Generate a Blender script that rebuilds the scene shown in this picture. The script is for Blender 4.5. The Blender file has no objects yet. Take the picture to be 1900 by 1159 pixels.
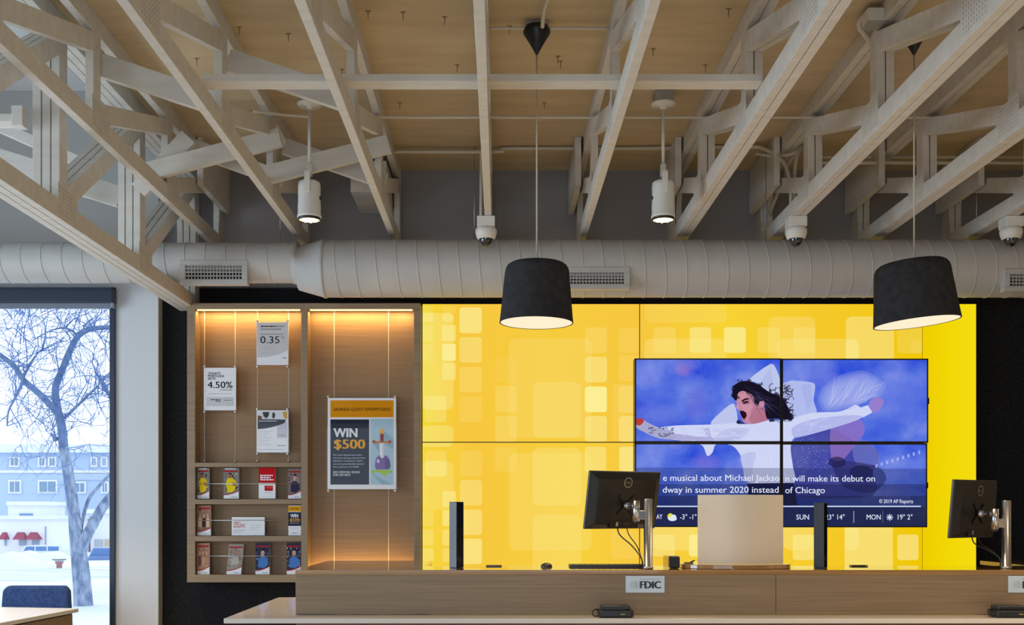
import bpy, bmesh, math, random
from mathutils import Vector, Matrix
random.seed(7)
C = bpy.context.scene.collection
S = bpy.context.scene

# ------------------------------------------------------------------ camera, world, light, exposure
F, CX, CY, CAMZ = 1950.0, 928.0, 948.0, 1.35          # focal length and principal point in the 1900x1159 frame
cd = bpy.data.cameras.new('camera'); cam = bpy.data.objects.new('camera', cd); C.objects.link(cam)
cam.location = (0, 0, CAMZ); cam.rotation_euler = (math.pi/2, 0, 0)
cd.sensor_width = 36; cd.lens = F/1900*36
cd.shift_x = (950-CX)/1900; cd.shift_y = (CY-579.5)/1900
cd.clip_end = 400; S.camera = cam

S.view_settings.view_transform = 'Standard'; S.view_settings.look = 'None'
S.view_settings.exposure = 0.0; S.view_settings.gamma = 1.0
try: S.view_settings.use_curve_mapping = False
except Exception: pass

w = bpy.data.worlds.new('sky'); S.world = w; w.use_nodes = True
bg = w.node_tree.nodes['Background']; bg.inputs['Color'].default_value = (.80, .90, 1.0, 1); bg.inputs['Strength'].default_value = 1.62

def area(name, loc, rot, sx, sy, col, power, spread=math.pi):
    d = bpy.data.lights.new(name, 'AREA'); d.shape = 'RECTANGLE'; d.size = sx; d.size_y = sy
    d.color = col; d.energy = power; d.spread = spread
    o = bpy.data.objects.new(name, d); C.objects.link(o); o.location = loc; o.rotation_euler = rot
    return o
def spot(name, loc, col, power, ang=1.5, rot=(0, 0, 0), rad=.05, blend=.6):
    d = bpy.data.lights.new(name, 'SPOT'); d.color = col; d.energy = power; d.spot_size = ang; d.spot_blend = blend
    d.shadow_soft_size = rad
    o = bpy.data.objects.new(name, d); C.objects.link(o); o.location = loc; o.rotation_euler = rot
    return o
COOL = (.68, .84, 1.0); WARM = (1.0, .74, .44)
R90 = math.pi/2
# daylight standing in the openings of the room's other windows (left wall, and the front of the bank behind the camera)
area('daylight_side_windows', (-4.92, 3.9, 1.75), (0, -R90, 0), 2.1, 3.9, COOL, 104, 2.5)
area('daylight_front_windows', (-1.6, -3.92, 1.7), (math.radians(68), 0, 0), 4.8, 2.2, COOL, 50, 1.9)
# added warm fill spots above the view, without fixtures, for bounce off the floor
for lx, lp in ((-.4, 12), (1.4, 66), (2.8, 105), (4.0, 115)):
    for ly in (2.0, 3.1):
        spot('warm_fill_spot', (lx, ly, 2.98), (1.0, .78, .52), lp, 1.9)

# ------------------------------------------------------------------ materials
def lin(c):
    return tuple((x/12.92 if x <= .04045 else ((x+.055)/1.055)**2.4) for x in [v/255 for v in c])
_M = {}
def newmat(name):
    m = bpy.data.materials.new(name); m.use_nodes = True
    return m, m.node_tree, m.node_tree.nodes['Principled BSDF']
def mat(rgb, rough=.6, metal=0.0, name=None, coat=0.0, spec=None):
    k = (rgb, rough, metal, coat, spec)
    if k in _M: return _M[k]
    m, nt, b = newmat(name or 'paint_%d_%d_%d' % rgb)
    b.inputs['Base Color'].default_value = (*lin(rgb), 1); b.inputs['Roughness'].default_value = rough
    b.inputs['Metallic'].default_value = metal; b.inputs['Coat Weight'].default_value = coat
    if spec is not None: b.inputs['Specular IOR Level'].default_value = spec
    _M[k] = m; return m
def noisy(name, rgb_a, rgb_b, scale=(8, 8, 8), rough=.6, detail=4, bump=0.0, coat=0.0, spec=.5, lo=.35, hi=.65):
    m, nt, b = newmat(name)
    tc = nt.nodes.new('ShaderNodeTexCoord'); mp = nt.nodes.new('ShaderNodeMapping'); mp.inputs['Scale'].default_value = scale
    n = nt.nodes.new('ShaderNodeTexNoise'); n.inputs['Scale'].default_value = 1; n.inputs['Detail'].default_value = detail
    r = nt.nodes.new('ShaderNodeValToRGB'); r.color_ramp.elements[0].color = (*lin(rgb_a), 1); r.color_ramp.elements[1].color = (*lin(rgb_b), 1)
    r.color_ramp.elements[0].position = lo; r.color_ramp.elements[1].position = hi
    L = nt.links.new
    L(tc.outputs['Object'], mp.inputs['Vector']); L(mp.outputs['Vector'], n.inputs['Vector']); L(n.outputs['Fac'], r.inputs['Fac'])
    L(r.outputs['Color'], b.inputs['Base Color']); b.inputs['Roughness'].default_value = rough
    b.inputs['Coat Weight'].default_value = coat; b.inputs['Specular IOR Level'].default_value = spec
    if bump:
        bp = nt.nodes.new('ShaderNodeBump'); bp.inputs['Strength'].default_value = bump; bp.inputs['Distance'].default_value = .01
        L(n.outputs['Fac'], bp.inputs['Height']); L(bp.outputs['Normal'], b.inputs['Normal'])
    return m
def emit(rgb, strength=1.0, alpha=1.0):
    k = ('e', rgb, strength, alpha)
    if k in _M: return _M[k]
    m = bpy.data.materials.new('glow_%d_%d_%d' % rgb); m.use_nodes = True; nt = m.node_tree; nt.nodes.clear()
    o = nt.nodes.new('ShaderNodeOutputMaterial'); e = nt.nodes.new('ShaderNodeEmission')
    e.inputs['Color'].default_value = (*lin(rgb), 1); e.inputs['Strength'].default_value = strength
    if alpha < 1:
        t = nt.nodes.new('ShaderNodeBsdfTransparent'); x = nt.nodes.new('ShaderNodeMixShader'); x.inputs[0].default_value = alpha
        nt.links.new(t.outputs[0], x.inputs[1]); nt.links.new(e.outputs[0], x.inputs[2]); nt.links.new(x.outputs[0], o.inputs[0])
    else: nt.links.new(e.outputs[0], o.inputs[0])
    _M[k] = m; return m
def emit_noise(name, ca, cb, scale, cc=None, detail=3):
    m = bpy.data.materials.new(name); m.use_nodes = True; nt = m.node_tree; nt.nodes.clear()
    o = nt.nodes.new('ShaderNodeOutputMaterial'); e = nt.nodes.new('ShaderNodeEmission')
    tc = nt.nodes.new('ShaderNodeTexCoord'); mp = nt.nodes.new('ShaderNodeMapping'); mp.inputs['Scale'].default_value = scale
    n = nt.nodes.new('ShaderNodeTexNoise'); n.inputs['Scale'].default_value = 1; n.inputs['Detail'].default_value = detail
    r = nt.nodes.new('ShaderNodeValToRGB'); r.color_ramp.elements[0].color = (*lin(ca), 1); r.color_ramp.elements[1].color = (*lin(cb), 1)
    r.color_ramp.elements[0].position = .32; r.color_ramp.elements[1].position = .68
    if cc: q = r.color_ramp.elements.new(.5); q.color = (*lin(cc), 1)
    L = nt.links.new
    L(tc.outputs['Object'], mp.inputs['Vector']); L(mp.outputs['Vector'], n.inputs['Vector']); L(n.outputs['Fac'], r.inputs['Fac'])
    L(r.outputs['Color'], e.inputs['Color']); L(e.outputs[0], o.inputs[0])
    return m
def glass(name, tint=(1, 1, 1), gloss=.06, rough=.0):
    m = bpy.data.materials.new(name); m.use_nodes = True; nt = m.node_tree; nt.nodes.clear()
    o = nt.nodes.new('ShaderNodeOutputMaterial'); t = nt.nodes.new('ShaderNodeBsdfTransparent'); t.inputs[0].default_value = (*tint, 1)
    g = nt.nodes.new('ShaderNodeBsdfGlossy'); g.inputs['Roughness'].default_value = rough
    x = nt.nodes.new('ShaderNodeMixShader'); x.inputs[0].default_value = gloss
    nt.links.new(t.outputs[0], x.inputs[1]); nt.links.new(g.outputs[0], x.inputs[2]); nt.links.new(x.outputs[0], o.inputs[0])
    return m

TRUSS = noisy('painted_lumber', (197, 191, 181), (206, 201, 192), (4, 20, 20), .65, 5, .12)
DECK = noisy('painted_plywood', (186, 166, 132), (198, 178, 143), (2.2, 12, 3), .7, 6, .08)
OAK = noisy('oak_veneer', (128, 106, 80), (144, 121, 93), (2, 30, 90), .5, 6, .04)
OAKBACK = noisy('oak_back_veneer', (126, 98, 66), (136, 107, 73), (2, 30, 120), .5, 6, .03)
OAKTOP = noisy('oak_top', (150, 112, 68), (170, 130, 84), (2, 60, 60), .07, 6, 0, 1.0)
FELT = noisy('black_felt', (26, 26, 28), (36, 36, 38), (60, 60, 60), .95, 4, .2, 0, .1)
SHADE = noisy('charcoal_wool', (46, 46, 48), (56, 55, 57), (28, 28, 28), .95, 5, .25, 0, .1)
GREYWALL = mat((142, 139, 140), .85, name='grey_wall_paint')
WHITEWALL = mat((200, 203, 206), .75, name='white_wall_paint')
DUCT = noisy('painted_duct', (176, 174, 170), (184, 182, 178), (4, 4, 4), .5, 3)
METAL = mat((190, 190, 192), .28, 1.0, name='brushed_aluminium')
WHITEMETAL = mat((216, 214, 208), .45, name='white_fixture_paint')
CONDUIT = mat((196, 188, 172), .5, name='painted_conduit')
BLACK = mat((18, 18, 19), .4, name='black_plastic')
DARKGREY = mat((46, 46, 50), .45, name='charcoal_plastic')
STONE = mat((214, 206, 196), .12, name='white_quartz', coat=.3)
PAPER = mat((226, 226, 230), .6, name='white_card')
NAVY = mat((30, 42, 62), .45, name='navy_metal')

# ------------------------------------------------------------------ geometry helpers
def P(px, py, Y): return Vector(((px-CX)*Y/F, Y, CAMZ+(CY-py)*Y/F))
WL = {}                                               # world origin of each built object
class MB:
    def __init__(s): s.v = []; s.f = []; s.m = []; s.mats = []; s.sm = []
    def mi(s, m):
        if m not in s.mats: s.mats.append(m)
        return s.mats.index(m)
    def add(s, vs, fs, m, smooth=False):
        b = len(s.v); s.v += [Vector(x) for x in vs]; k = s.mi(m)
        for f in fs: s.f.append([b+i for i in f]); s.m.append(k); s.sm.append(smooth)
    def hexa(s, c, m):
        s.add(c, [(0, 3, 2, 1), (4, 5, 6, 7), (0, 1, 5, 4), (1, 2, 6, 5), (2, 3, 7, 6), (3, 0, 4, 7)], m)
    def box(s, x0, x1, y0, y1, z0, z1, m):
        s.hexa([(x0, y0, z0), (x1, y0, z0), (x1, y1, z0), (x0, y1, z0), (x0, y0, z1), (x1, y0, z1), (x1, y1, z1), (x0, y1, z1)], m)
    def pbox(s, px0, py0, px1, py1, Y0, Y1, m):      # front face given in picture measure at depth Y0, real box back to Y1
        a = P(px0, py1, Y0); b = P(px1, py0, Y0); s.box(a.x, b.x, Y0, Y1, a.z, b.z, m)
    def obox(s, o, u, v, n, m):                       # centre and three half axes
        o, u, v, n = map(Vector, (o, u, v, n))
        s.hexa([o-u-v-n, o+u-v-n, o+u-v+n, o-u-v+n, o-u+v-n, o+u+v-n, o+u+v+n, o-u+v+n], m)
    def beam(s, a, b, w, h, up, m):                   # board from a to b; h along up, w across
        a, b, up = Vector(a), Vector(b), Vector(up); d = (b-a); n = d.cross(up).normalized(); up = n.cross(d).normalized()
        s.obox((a+b)/2, d/2, up*h/2, n*w/2, m)
    def tube(s, pts, r, m, n=10, cap=True):
        pts = [Vector(p) for p in pts]; rs = r if isinstance(r, (list, tuple)) else [r]*len(pts)
        vs = []; fs = []; prev = None
        for i, p in enumerate(pts):
            t = (pts[min(i+1, len(pts)-1)]-pts[max(i-1, 0)]).normalized()
            if prev is None: a = t.orthogonal().normalized()
            else: a = (prev-t*prev.dot(t)).normalized()
            prev = a; b = t.cross(a)
            for k in range(n):
                g = 2*math.pi*k/n; vs.append(p+(a*math.cos(g)+b*math.sin(g))*rs[i])
        for i in range(len(pts)-1):
            for k in range(n): fs.append((i*n+k, i*n+(k+1) % n, (i+1)*n+(k+1) % n, (i+1)*n+k))
        if cap: fs.append(tuple(range(n-1, -1, -1))); fs.append(tuple((len(pts)-1)*n+k for k in range(n)))
        s.add(vs, fs, m, True)
    def lathe(s, prof, o, m, n=32, ax='z', sx=1, sy=1, M=None, smooth=True):   # prof: (r, h) list
        vs = []; fs = []
        for r, h in prof:
            for k in range(n):
                g = 2*math.pi*k/n; c, q = r*math.cos(g)*sx, r*math.sin(g)*sy
                p = Vector((c, q, h)) if ax == 'z' else Vector((h, c, q)) if ax == 'x' else Vector((c, h, q))
                if M: p = M @ p
                vs.append(p+Vector(o))
        for i in range(len(prof)-1):
            for k in range(n): fs.append((i*n+k, i*n+(k+1) % n, (i+1)*n+(k+1) % n, (i+1)*n+k))
        s.add(vs, fs, m, smooth)
    def disc(s, r, o, m, n=32, M=None, sx=1, sy=1):
        vs = [Vector((r*math.cos(2*math.pi*k/n)*sx, r*math.sin(2*math.pi*k/n)*sy, 0)) for k in range(n)]
        s.add([(M @ v if M else v)+Vector(o) for v in vs], [tuple(range(n))], m)
    def ball(s, o, r, m, sx=1, sy=1, sz=1, n=14):
        prof = [(r*math.sin(math.pi*i/n)+1e-6, -r*math.cos(math.pi*i/n)*sz) for i in range(n+1)]
        s.lathe(prof, o, m, 20, 'z', sx, sy)
    def poly(s, pts, m): s.add(pts, [tuple(range(len(pts)))], m)
    def ppoly(s, pts, Y, m): s.poly([P(x, y, Y) for x, y in pts], m)
    def prism(s, pts, y0, y1, m):                     # pts: (x, z) outline pushed from y0 to y1
        n = len(pts); vs = [(x, y0, z) for x, z in pts]+[(x, y1, z) for x, z in pts]
        s.add(vs, [tuple(range(n)), tuple(range(2*n-1, n-1, -1))]+[(i, n+i, n+(i+1) % n, (i+1) % n) for i in range(n)], m)
    def zprism(s, pts, z0, z1, m):
        n = len(pts); vs = [(x, y, z0) for x, y in pts]+[(x, y, z1) for x, y in pts]
        s.add(vs, [tuple(range(n-1, -1, -1)), tuple(range(n, 2*n))]+[(i, (i+1) % n, n+(i+1) % n, n+i) for i in range(n)], m)
    def text(s, string, px0, px1, pbase, cap, Y, m, bold=0.0, M=None):   # lettering printed flat: fitted to width and cap height
        if bold:                                           # heavier strokes: the letters set twice more, a hair to either side
            d = bold*cap*1.1
            for q in (-d, d): s.text(string, px0+d+q, px1-d+q, pbase, cap, Y-(.00015 if q < 0 else .0003), m, 0, M)
        vs, fs = glyphs(string, 0)
        xs = [v[0] for v in vs]; x0, x1 = min(xs), max(xs); kx = (px1-px0)/(x1-x0); ky = cap/.69
        if M is None: s.add([P(px0+(v[0]-x0)*kx, pbase-v[1]*ky, Y) for v in vs], fs, m)
        else: s.add([M @ Vector((px0+(v[0]-x0)*kx, pbase+v[1]*ky, 0)) for v in vs], fs, m)
    def build(s, name, parent=None, origin=None, bevel=0, smooth=True):
        me = bpy.data.meshes.new(name)
        if parent is not None: o0 = WL[parent.name]
        elif origin is not None: o0 = Vector(origin)
        else:
            xs = [v.x for v in s.v]; ys = [v.y for v in s.v]; zs = [v.z for v in s.v]
            o0 = Vector(((min(xs)+max(xs))/2, (min(ys)+max(ys))/2, min(zs)))
        me.from_pydata([v-o0 for v in s.v], [], s.f); me.update()
        for m in s.mats: me.materials.append(m)
        me.polygons.foreach_set('material_index', s.m); me.polygons.foreach_set('use_smooth', s.sm)
        ob = bpy.data.objects.new(name, me); C.objects.link(ob)
        if parent is not None: ob.parent = parent
        else: ob.location = o0
        WL[ob.name] = o0
        if bevel:
            b = ob.modifiers.new('edge', 'BEVEL'); b.width = bevel; b.segments = 2; b.limit_method = 'ANGLE'
        return ob
_G = {}
def glyphs(string, bold):
    k = (string, bold)
    if k in _G: return _G[k]
    cu = bpy.data.curves.new('letters', 'FONT'); cu.body = string; cu.offset = bold; cu.resolution_u = 3
    o = bpy.data.objects.new('letters', cu); C.objects.link(o); bpy.context.view_layer.update()
    me = bpy.data.meshes.new_from_object(o.evaluated_get(bpy.context.evaluated_depsgraph_get()))
    r = ([tuple(v.co) for v in me.vertices], [tuple(p.vertices) for p in me.polygons])
    bpy.data.objects.remove(o); bpy.data.curves.remove(cu); bpy.data.meshes.remove(me)
    _G[k] = r; return r
def thing(name, label, cat, loc, group=None):
    o = bpy.data.objects.new(name, None); C.objects.link(o); o.location = loc; o.empty_display_size = .05
    WL[o.name] = Vector(loc); return tag(o, label, cat, group)
def tag(o, label, cat, group=None):
    o['label'] = label; o['category'] = cat
    if group: o['group'] = group
    return o
def struct(o, label=None):
    o['kind'] = 'structure'
    if label: o['label'] = label
    return o
def clip(pts, x0, y0, x1, y1):
    def cut(p, inside, inter):
        out = []
        for i in range(len(p)):
            a, b = p[i-1], p[i]
            if inside(b):
                if not inside(a): out.append(inter(a, b))
                out.append(b)
            elif inside(a): out.append(inter(a, b))
        return out
    def ix(x): return lambda a, b: (x, a[1]+(b[1]-a[1])*(x-a[0])/(b[0]-a[0]))
    def iy(y): return lambda a, b: (a[0]+(b[0]-a[0])*(y-a[1])/(b[1]-a[1]), y)
    for ins, it in ((lambda p: p[0] >= x0, ix(x0)), (lambda p: p[0] <= x1, ix(x1)), (lambda p: p[1] >= y0, iy(y0)), (lambda p: p[1] <= y1, iy(y1))):
        if pts: pts = cut(pts, ins, it)
    return pts
def rrect(x0, y0, x1, y1, r, n=5):
    r = min(r, (x1-x0)/2, (y1-y0)/2); out = []
    for cx, cy, a in ((x1-r, y0+r, -90), (x1-r, y1-r, 0), (x0+r, y1-r, 90), (x0+r, y0+r, 180)):
        for i in range(n+1):
            g = math.radians(a+90*i/n); out.append((cx+r*math.cos(g), cy+r*math.sin(g)))
    return out
def smoothpath(pts, k=6):
    pts = [Vector(p) for p in pts]; out = []
    for i in range(len(pts)-1):
        p0, p1, p2, p3 = pts[max(i-1, 0)], pts[i], pts[i+1], pts[min(i+2, len(pts)-1)]
        for j in range(k):
            t = j/k; out.append(.5*((2*p1)+(p2-p0)*t+(2*p0-5*p1+4*p2-p3)*t*t+(3*p1-p0-3*p2+p3)*t**3))
    return out+[pts[-1]]

# ------------------------------------------------------------------ room shell
YW = 7.10                                             # back wall
ZB, ZD = CAMZ+1.75, CAMZ+2.30                         # underside of bottom chords, underside of roof deck
XL, XR, YB = -5.0, 5.0, -4.0
b = MB(); b.box(XL-.2, XR+.2, YB-.2, YW+.3, -.15, 0, noisy('floor_tile', (204, 202, 198), (216, 214, 211), (3, 3, 3), .35)); struct(b.build('floor'), 'pale stone tile floor')
b = MB(); b.box(-2.22, XR+.2, YB-.2, YW+.3, ZD, ZD+.12, DECK); struct(b.build('ceiling'), 'painted plywood roof deck')
b = MB(); b.box(XL-.2, -2.22, YB-.2, YW+.3, ZD+.5, ZD+.62, mat((212, 214, 216), .85)); b.box(-2.24, -2.2, YB, YW, ZD, ZD+.62, mat((140, 142, 146), .85)); struct(b.build('ceiling_raised'), 'raised white ceiling on the window side')
b = MB(); b.box(-2.276, XR, YW, YW+.2, 0, ZD+.1, GREYWALL); struct(b.build('wall_back'), 'grey upper wall')
b = MB(); b.box(-2.27, 4.9, YW-.03, YW, 0, CAMZ+1.5, FELT); struct(b.build('wall_back_cladding'), 'black felt wall cladding')
YN = 6.99                                             # face of the white window wall
wx0, wx1, wz0, wz1 = -4.3, P(215, 0, YN).x, .25, P(0, 534, YN).z
b = MB()
for x0, x1, z0, z1 in ((wx1, -2.276, 0, CAMZ+1.62), (XL, wx0, 0, CAMZ+1.62), (wx0, wx1, 0, wz0), (wx0, wx1, wz1, CAMZ+1.62)): b.box(x0, x1, YN, YW+.2, z0, z1, WHITEWALL)
struct(b.build('wall_window'), 'white wall around the window')
b = MB(); b.box(XL, -2.276, YN+.01, YW+.2, CAMZ+1.62, ZD+.6, mat((172, 171, 168), .85)); struct(b.build('wall_window_upper'), 'grey wall above the window')
b = MB(); b.box(-2.276, -2.272, YN, YW-.03, 0, CAMZ+1.62, mat((176, 168, 150), .7)); struct(b.build('trim_1'), 'edge of the white wall with warm light in its cream colour')  # end face of the white wall, tinted for the yellowish light on it
b = MB()
for y0, y1, z0, z1 in ((YB, 1.9, 0, ZD+.6), (5.9, YW, 0, ZD+.6), (1.9, 5.9, 0, .65), (1.9, 5.9, 2.85, ZD+.6)): b.box(XL-.2, XL, y0, y1, z0, z1, WHITEWALL)
struct(b.build('wall_left'))
b = MB(); b.box(XR, XR+.2, YB, YW+.2, 0, ZD, mat((200, 182, 150), .8)); struct(b.build('wall_right'))
b = MB()
for x0, x1, z0, z1 in ((XL, -4.1, 0, ZD+.6), (2.1, XR, 0, ZD+.6), (-4.1, 2.1, 0, .55), (-4.1, 2.1, 2.85, ZD+.6)): b.box(x0, x1, YB-.2, YB, z0, z1, mat((120, 118, 116), .85))
struct(b.build('wall_front'))

# window: frame, glass
b = MB(); t = .036
for x0, x1, z0, z1 in ((wx1-t, wx1, wz0, wz1), (wx0, wx0+t, wz0, wz1), (wx0, wx1, wz1-t, wz1), (wx0, wx1, wz0, wz0+t)): b.box(x0, x1, YN-.02, YW+.1, z0, z1, NAVY)
win = struct(b.build('window_1', bevel=.003), 'dark framed picture window')
b = MB(); b.box(wx0+t, wx1-t, YW+.02, YW+.03, wz0+t, wz1-t, glass('window_glass', (.97, .985, 1), .008)); b.build('window_pane', win)

# roller blind over the window head
bl = thing('roller_blind', 'navy roller blind cassette with a short grey hem at the window head', 'blind', (-3.4, YN-.06, P(0, 560, YN).z))
b = MB(); b.pbox(-500, 533, 208, 560, YN-.10, YN-.022, NAVY); b.build('cassette', bl, bevel=.004)
b = MB(); b.pbox(-480, 560, 206, 572.5, YN-.06, YN-.055, mat((120, 128, 142), .8)); b.build('fabric', bl)
b = MB(); b.pbox(206, 558, 209, 570, YN-.075, YN-.03, mat((150, 156, 165), .5)); b.build('end_bracket', bl)

# ------------------------------------------------------------------ roof trusses
PLATE = TRUSS; SLOT = mat((128, 122, 112), .8, name='plate_slot')
VY = [4.83+1.08*k for k in range(-6, 3)]
def truss(xl, plies, zb, label):
    pw = .040; W = plies*pw+(plies-1)*.003
    root = thing('roof_truss', label, 'roof truss', (xl+W/2, 2.5, zb), 'white timber roof trusses')
    xs = [xl+i*(pw+.003) for i in range(plies)]
    def boards(name, fn):
        m = MB()
        for x in xs: fn(m, x, x+pw)
        return m.build(name, root, bevel=.002)
    boards('bottom_chord', lambda m, a, c: m.box(a, c, -2.5, YW-.04, zb, zb+.089, TRUSS))
    boards('top_chord', lambda m, a, c: m.box(a, c, -2.5, YW-.005, ZD-.089, ZD-.001, TRUSS))
    for k, y in enumerate(VY):
        if y < .5: continue
        boards('vertical_web', lambda m, a, c: m.box(a+.001, c-.001, y, y+.089, zb+.085, ZD-.085, TRUSS))
        y2 = min(y+1.08, YW-.12)
        boards('diagonal_web', lambda m, a, c: m.beam(((a+c)/2, y+.089, zb+.11), ((a+c)/2, y2+.02, ZD-.135), pw-.003, .089, (0, 0, 1), TRUSS))
        # toothed steel plates on the face that looks towards the middle of the room
        xf, sgn = (xl+W, 1) if xl < -.3 else (xl, -1)
        if y > 2:
            m = MB(); x0 = xf if sgn > 0 else xf-.0015
            y0, y1, z0, z1 = y-.02, y+.20, zb+.012, zb+.165
            m.box(x0, x0+.0015, y0, y1, z0, z1, PLATE)
            xs_ = x0+.0017 if sgn > 0 else x0-.0002
            for i in range(9):
                for j in range(7):
                    yy = y0+.012+i*(y1-y0-.02)/9; zz = z0+.012+j*(z1-z0-.02)/7
                    m.poly([(xs_, yy, zz), (xs_, yy+.004, zz), (xs_, yy+.004, zz+.012), (xs_, yy, zz+.012)], SLOT)
            m.build('connector_plate', root)
    return root
truss(-2.15, 3, CAMZ+1.345, 'deep three-ply white roof truss landing beside the window column')
truss(-1.908, 1, ZB, 'single-ply white roof truss next to the deep three-ply truss')
truss(-1.316, 1, ZB, 'single-ply white roof truss between the leftmost two wall braces')
truss(-.707, 1, ZB, 'single-ply white roof truss just right of the left white spotlight')
truss(-.092, 1, ZB, 'single-ply white roof truss ending above the dome camera by the pendant cord')
truss(.512, 1, ZB, 'single-ply white roof truss between the pendant cord and the right spotlight')
truss(1.126, 2, ZB, 'double-ply white roof truss just right of the right white spotlight')
truss(1.73, 2, ZB, 'double-ply white roof truss ending above the second dome camera')
truss(2.375, 2, ZB, 'double-ply white roof truss crossed by the right pendant cord')
truss(2.985, 2, ZB, 'double-ply white roof truss ending above the rightmost dome camera')
truss(3.60, 2, ZB, 'double-ply white roof truss farthest right against the edge of the view')

def plank(name, label, cat, a, bb, w, h, up=(0, 0, 1), group=None):
    m = MB(); m.beam(a, bb, w, h, up, TRUSS); return tag(m.build(name, bevel=.002), label, cat, group)
BR = 'timber braces between the roof trusses'
m = MB(); m.box(-1.275, 1.124, 4.50, 4.589, ZB+.09, ZB+.122, TRUSS)
tag(m.build('lateral_brace', bevel=.002), 'long horizontal white board laid across the trusses', 'brace')
zc = CAMZ
plank('diagonal_brace', 'short steep grey-white brace beside the deep three-ply truss', 'brace', (-2.02, 5.88, zc+1.79), (-1.74, 5.88, zc+2.09), .038, .10, (0, 0, 1), BR)
plank('diagonal_brace', 'white brace rising to the right, under the short steep brace', 'brace', (-2.0, 5.84, zc+1.872), (-1.22, 5.84, zc+2.075), .038, .10, (0, 0, 1), BR)
plank('diagonal_brace', 'white brace rising to the right behind the left spotlight', 'brace', (-1.30, 5.86, zc+1.872), (-.62, 5.86, zc+2.045), .038, .10, (0, 0, 1), BR)
plank('diagonal_brace', 'brace falling to the right, crossing behind the spotlight brace', 'brace', (-1.24, 6.06, zc+2.10), (-.66, 6.06, zc+1.90), .038, .09, (0, 0, 1), BR)
plank('diagonal_brace', 'brace falling to the right between the second and third trusses', 'brace', (-1.84, 6.06, zc+2.12), (-1.25, 6.06, zc+1.91), .038, .09, (0, 0, 1), BR)
plank('diagonal_brace', 'grey brace falling right, upper left above the horizontal board', 'brace', (-1.89, 4.95, zc+2.10), (-1.30, 4.95, zc+1.905), .038, .105, (0, 0, 1), BR)
plank('diagonal_brace', 'grey brace falling right, just above the horizontal board', 'brace', (-1.28, 4.95, zc+2.12), (-.70, 4.95, zc+1.925), .038, .105, (0, 0, 1), BR)
plank('diagonal_brace', 'bright-edged brace falling right behind the posts of the deep truss', 'brace', (-2.95, 5.9, zc+2.22), (-2.30, 5.9, zc+1.93), .05, .06, (0, 0, 1), BR)
plank('diagonal_brace', 'lower grey brace falling right at the picture edge behind the deep truss', 'brace', (-3.1, 6.1, zc+2.10), (-2.2, 6.1, zc+1.82), .04, .12, (0, 0, 1), BR)
m = MB(); m.box(-4.95, -2.21, 4.76, 4.85, zc+1.765, zc+1.80, TRUSS); tag(m.build('tie_beam', bevel=.002), 'horizontal white tie beam meeting the deep truss at the picture edge', 'beam')
m = MB(); m.box(-2.205, -2.155, 4.74, 4.80, zc+1.74, zc+1.83, TRUSS); tag(m.build('hanger_block', bevel=.002), 'small white block where the tie beam meets the deep truss', 'block')
BK = 'short timber blocks at the head of the back wall'
for x, lab in ((.46, 'short wall-head block beside the truss left of the right spotlight'), (1.075, 'short wall-head block behind the right spotlight'),
               (1.68, 'short wall-head block behind the bent conduits'), (2.325, 'short wall-head block left of the right pendant cord'), (2.935, 'short wall-head block farthest right'),
               (-1.86, 'short wall-head block beside the second truss on the window side')):
    m = MB(); m.box(x, x+.038, 6.45, YW-.01, zc+2.0, ZD-.002, TRUSS); tag(m.build('wall_block', bevel=.002), lab, 'block', BK)
m = MB(); m.box(-.94, -.715, 6.6, YW-.01, zc+2.005, zc+2.2, TRUSS); tag(m.build('junction_housing', bevel=.003), 'cream box housing high on the grey wall right of the left spotlight', 'box')

# nail points through the deck
for i, (px, py) in enumerate(((748, 22), (683, 20), (825, 31), (848, 120), (945, 48), (1035, 104), (1040, 113), (1212, 90), (1352, 16), (1309, 120), (444, 50), (742, 190), (1010, 190), (1110, 198), (1360, 72), (535, 62), (635, 128), (365, 108))):
    Y = 2.30*F/(CY-py); x = (px-CX)*Y/F; m = MB()
    m.tube([(x, Y, ZD+.004), (x, Y, ZD-.04)], [.0028, .0014], mat((128, 106, 78), .6, .2), 6)
    m.box(x-.012, x+.012, Y-.004, Y+.004, ZD-.003, ZD+.001, mat((150, 126, 92), .8))
    tag(m.build('nail_point'), 'nail point poking down through the plywood roof deck', 'nail', 'nail points in the roof deck')

# ------------------------------------------------------------------ conduits and boxes under the deck
def conduit(label, pts, r=.0095, k=6, group='painted electrical conduits'):
    m = MB(); m.tube(smoothpath(pts, k), r, CONDUIT, 8); return tag(m.build('electrical_conduit'), label, 'conduit', group)
zd = ZD-.016
conduit('short painted conduit from the centre truss to the left pendant box', [(-.05, 4.93, zd-.02), (.04, 4.93, zd-.02), (.116, 4.93, zd-.02)], .007)
conduit('short painted conduit running right from the left pendant box', [(.23, 4.93, zd-.02), (.35, 4.93, zd-.02), (.51, 4.93, zd-.02)], .007)
conduit('painted conduit dropping to the left pendant box from above', [(.24, 4.2, zd), (.235, 4.5, zd), (.2, 4.72, zd-.03), (.195, 4.85, zd-.05)])
conduit('long painted conduit across the deck at the spotlight boxes', [(-.70, 5.83, zd-.1), (-.55, 5.83, zd-.1), (1.5, 5.83, zd-.1), (4.5, 5.83, zd-.1)], .008)
conduit('thin conduit just in front of the spotlight boxes', [(-1.35, 5.74, zd-.1), (-1.2, 5.76, zd-.11), (-1.05, 5.78, zd-.115)], .008)
conduit('painted conduit near the wall, bending down to the second dome camera', [(-.72, 6.62, zd-.02), (-.02, 6.62, zd-.02), (.05, 6.62, zd+.0), (.8, 6.62, zd), P(1380, 272, 6.58), P(1420, 277, 6.52), P(1452, 298, 6.42), P(1466, 335, 6.33), P(1468, 370, 6.29), P(1468, 406, 6.27)], .012)
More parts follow.
